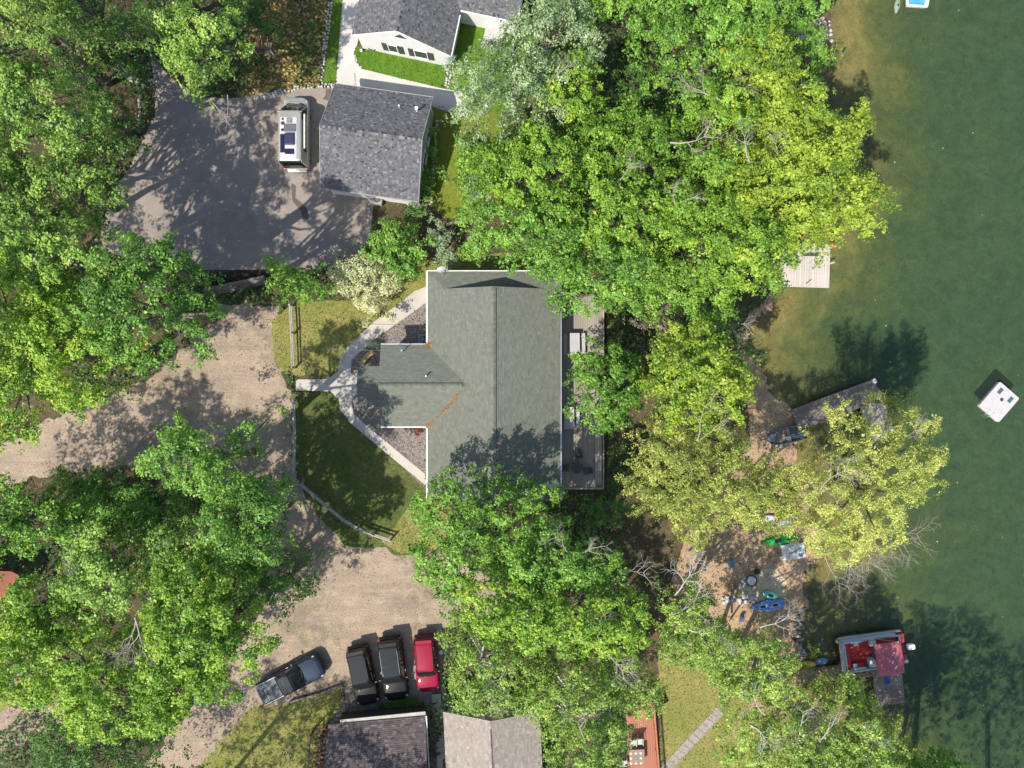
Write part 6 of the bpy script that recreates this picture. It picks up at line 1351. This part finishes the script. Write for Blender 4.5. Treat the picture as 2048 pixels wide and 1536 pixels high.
MB().loft([[(.2 * math.sin(q * math.pi / 8) * math.cos(w * math.pi / 6), .2 * math.sin(q * math.pi / 8) * math.sin(w * math.pi / 6), -.2 * math.cos(q * math.pi / 8)) for w in range(12)] for q in range(1, 8)]).build('ball', M('yellow_plastic', (.6, .55, .12), None, .5, 3), t, smooth=True)
c = P(1475, 1186, .0); t = thing('drift_log', 'dark burnt log lying between the white stones on the beach', 'log', (c.x, c.y, .1), R(-65)); MB().tube([(-.8, 0, .08), (0, .05, .1), (.8, 0, .07)], [.1, .09, .06], 8).build('log', BRNW, t, smooth=True)
c = P(1513, 1143, .0); t = thing('small_boulder', 'dark green boulder at the edge of the pale sand', 'boulder', (c.x, c.y, 0)); stone('rock', M('dark_rock', (.05, .055, .04), None, .9, 4), (0, 0, .15), (.6, .5, .4), .5, t)
for px, py, lb in ((882, 1304, 'white bucket beside the crimson car'), (745, 405, 'white bucket at the driveway corner by the garage')):
    c = P(px, py, .15); t = thing('bucket', lb, 'bucket', (c.x, c.y, 0)); MB().cyl((0, 0, 0), .13, .3, 12, .16).build('pail', WHITE, t); MB().tube([(-.16, 0, .3), (0, 0, .36), (.16, 0, .3)], .01, 4).build('handle', SHUT, t)
c = P(838, 400, .3); t = thing('parasol_base', 'dark round water tank lid at the south east corner of the garage', 'barrel', (c.x, c.y, 0)); MB().cyl((0, 0, 0), .36, .55, 18).build('barrel', SHUT, t); MB().cyl((0, 0, .55), .38, .04, 18).build('lid', BLKP, t)
# dead limbs that show grey between the leaves
def dl(key, *a, **k): return dead_limb(*a, parent=T_[key], **k)
dl('nw6', 455, 190, 12, R(-75), 2.6, seed=3, r0=.05); dl('nw6', 425, 205, 11, R(-40), 1.8, seed=4, r0=.04)
dl('n9', 1340, 285, 13.5, R(-12), 3.3, seed=5, r0=.09); dl('n3', 1440, 200, 14.6, R(150), 3.2, seed=6, r0=.09); dl('n3', 1450, 215, 14.5, R(60), 2.6, seed=7, r0=.07)
dl('n10', 1500, 325, 14.8, R(130), 2.4, seed=8, r0=.07); dl('n6', 1560, 330, 15.2, R(110), 2.0, seed=9, r0=.05); dl('n6', 1620, 215, 13, R(60), 1.8, seed=10, r0=.04)
dl('n10', 1240, 360, 14.8, R(50), 1.8, seed=11, r0=.05); dl('n13', 1350, 410, 14.5, R(100), 1.6, seed=12, r0=.04); dl('n14', 1370, 400, 14.6, R(20), 1.3, seed=13, r0=.04)
dl('e4', 1400, 655, 8.5, R(12), 3.2, seed=14, r0=.10); dl('e4', 1405, 657, 8.3, R(38), 2.4, seed=15, r0=.05); dl('e4', 1470, 715, 6.5, R(15), 2.0, seed=16, r0=.06)
dl('e2', 1395, 880, 12.5, R(75), 3.4, seed=17, r0=.07); dl('e2', 1400, 880, 12.6, R(50), 3.0, seed=18, r0=.05)
for k, (px, py, a) in enumerate(((1715, 1085, -35), (1735, 1075, -20), (1700, 1090, -70), (1690, 1080, -60), (1655, 1105, -50), (1650, 1110, -75), (1770, 1060, -10), (1760, 1070, -40))): dl('e5', px, py, 9.5, R(a), 3.2, seed=30 + k, r0=.05, rise=-.15)
dl('e5', 1640, 980, 13, R(60), 3.0, seed=41, r0=.09); dl('e5', 1680, 1030, 13, R(100), 2.5, seed=42, r0=.08); dl('e5', 1800, 880, 12, R(50), 1.8, seed=43, r0=.04); dl('e5', 1840, 860, 11.5, R(70), 1.2, seed=44, r0=.03)
dl('s1', 1145, 1112, 13.5, R(15), 2.2, seed=50, r0=.08); dl('s1', 1140, 1110, 13.4, R(140), 2.3, seed=51, r0=.06); dl('s1', 1235, 1140, 12.5, R(-25), 2.6, seed=52, r0=.06)
dl('s2', 1200, 1290, 13.5, R(-50), 3.0, seed=53, r0=.07); dl('s2', 1195, 1280, 13.5, R(70), 2.2, seed=54, r0=.05); dl('s2', 1210, 1310, 12.5, R(-10), 2.0, seed=55, r0=.05)
dl('s3', 985, 1335, 13, R(-120), 3.0, seed=56, r0=.06); dl('s3', 1015, 1330, 13, R(-95), 2.2, seed=57, r0=.05); dl('s3', 1000, 1390, 12, R(-130), 2.0, seed=58, r0=.05)
dl('s4', 1170, 1485, 13, R(110), 2.2, seed=59, r0=.09); dl('s4', 1165, 1500, 13, R(-70), 2.2, seed=60, r0=.07)
dl('s6', 1350, 1190, 12.3, R(50), 3.2, seed=61, r0=.09, mat=BIRCHB); dl('s6', 1340, 1230, 12.3, R(0), 3.0, seed=62, r0=.07, mat=BIRCHB); dl('s6', 1370, 1255, 12.3, R(-25), 3.4, seed=63, r0=.08, mat=BIRCHB); dl('s7', 1520, 1255, 11, R(20), 3.0, seed=64, r0=.06, mat=BIRCHB)
for k, (px, py, a) in enumerate(((1560, 1500, 20), (1600, 1470, 100), (1640, 1480, 60), (1700, 1500, 40), (1500, 1450, -40), (1530, 1430, 140))): dl('s8', px, py, 11.3, R(a), 2.6, seed=70 + k, r0=.06, mat=BIRCHB)
dl('sw5', 152, 1170, 14.3, R(100), 1.6, seed=80, r0=.07); dl('sw5', 152, 1172, 14.3, R(-60), 1.0, seed=81, r0=.05); dl('sw7', 270, 1235, 14.5, R(-60), 3.2, seed=82, r0=.11); dl('sw7', 272, 1240, 14.2, R(-95), 2.8, seed=83, r0=.08)
dl('sw8', 300, 1180, 11, R(-40), 2.2, seed=84, r0=.06); dl('sw7', 440, 1245, 14, R(-80), 1.6, seed=85, r0=.05); dl('sw7', 470, 1370, 11, R(-60), 1.5, seed=86, r0=.04)
dl('nw5', 120, 540, 14, R(20), 1.6, seed=90, r0=.05); dl('nw5', 60, 500, 14.5, R(-10), 1.8, seed=91, r0=.05); dl('nw8', 330, 640, 11.5, R(-20), 1.8, seed=92, r0=.05); dl('n0', 1100, 165, 13.5, R(30), 1.8, seed=93, r0=.05); dl('n0', 1020, 205, 13.5, R(70), 1.6, seed=94, r0=.04)
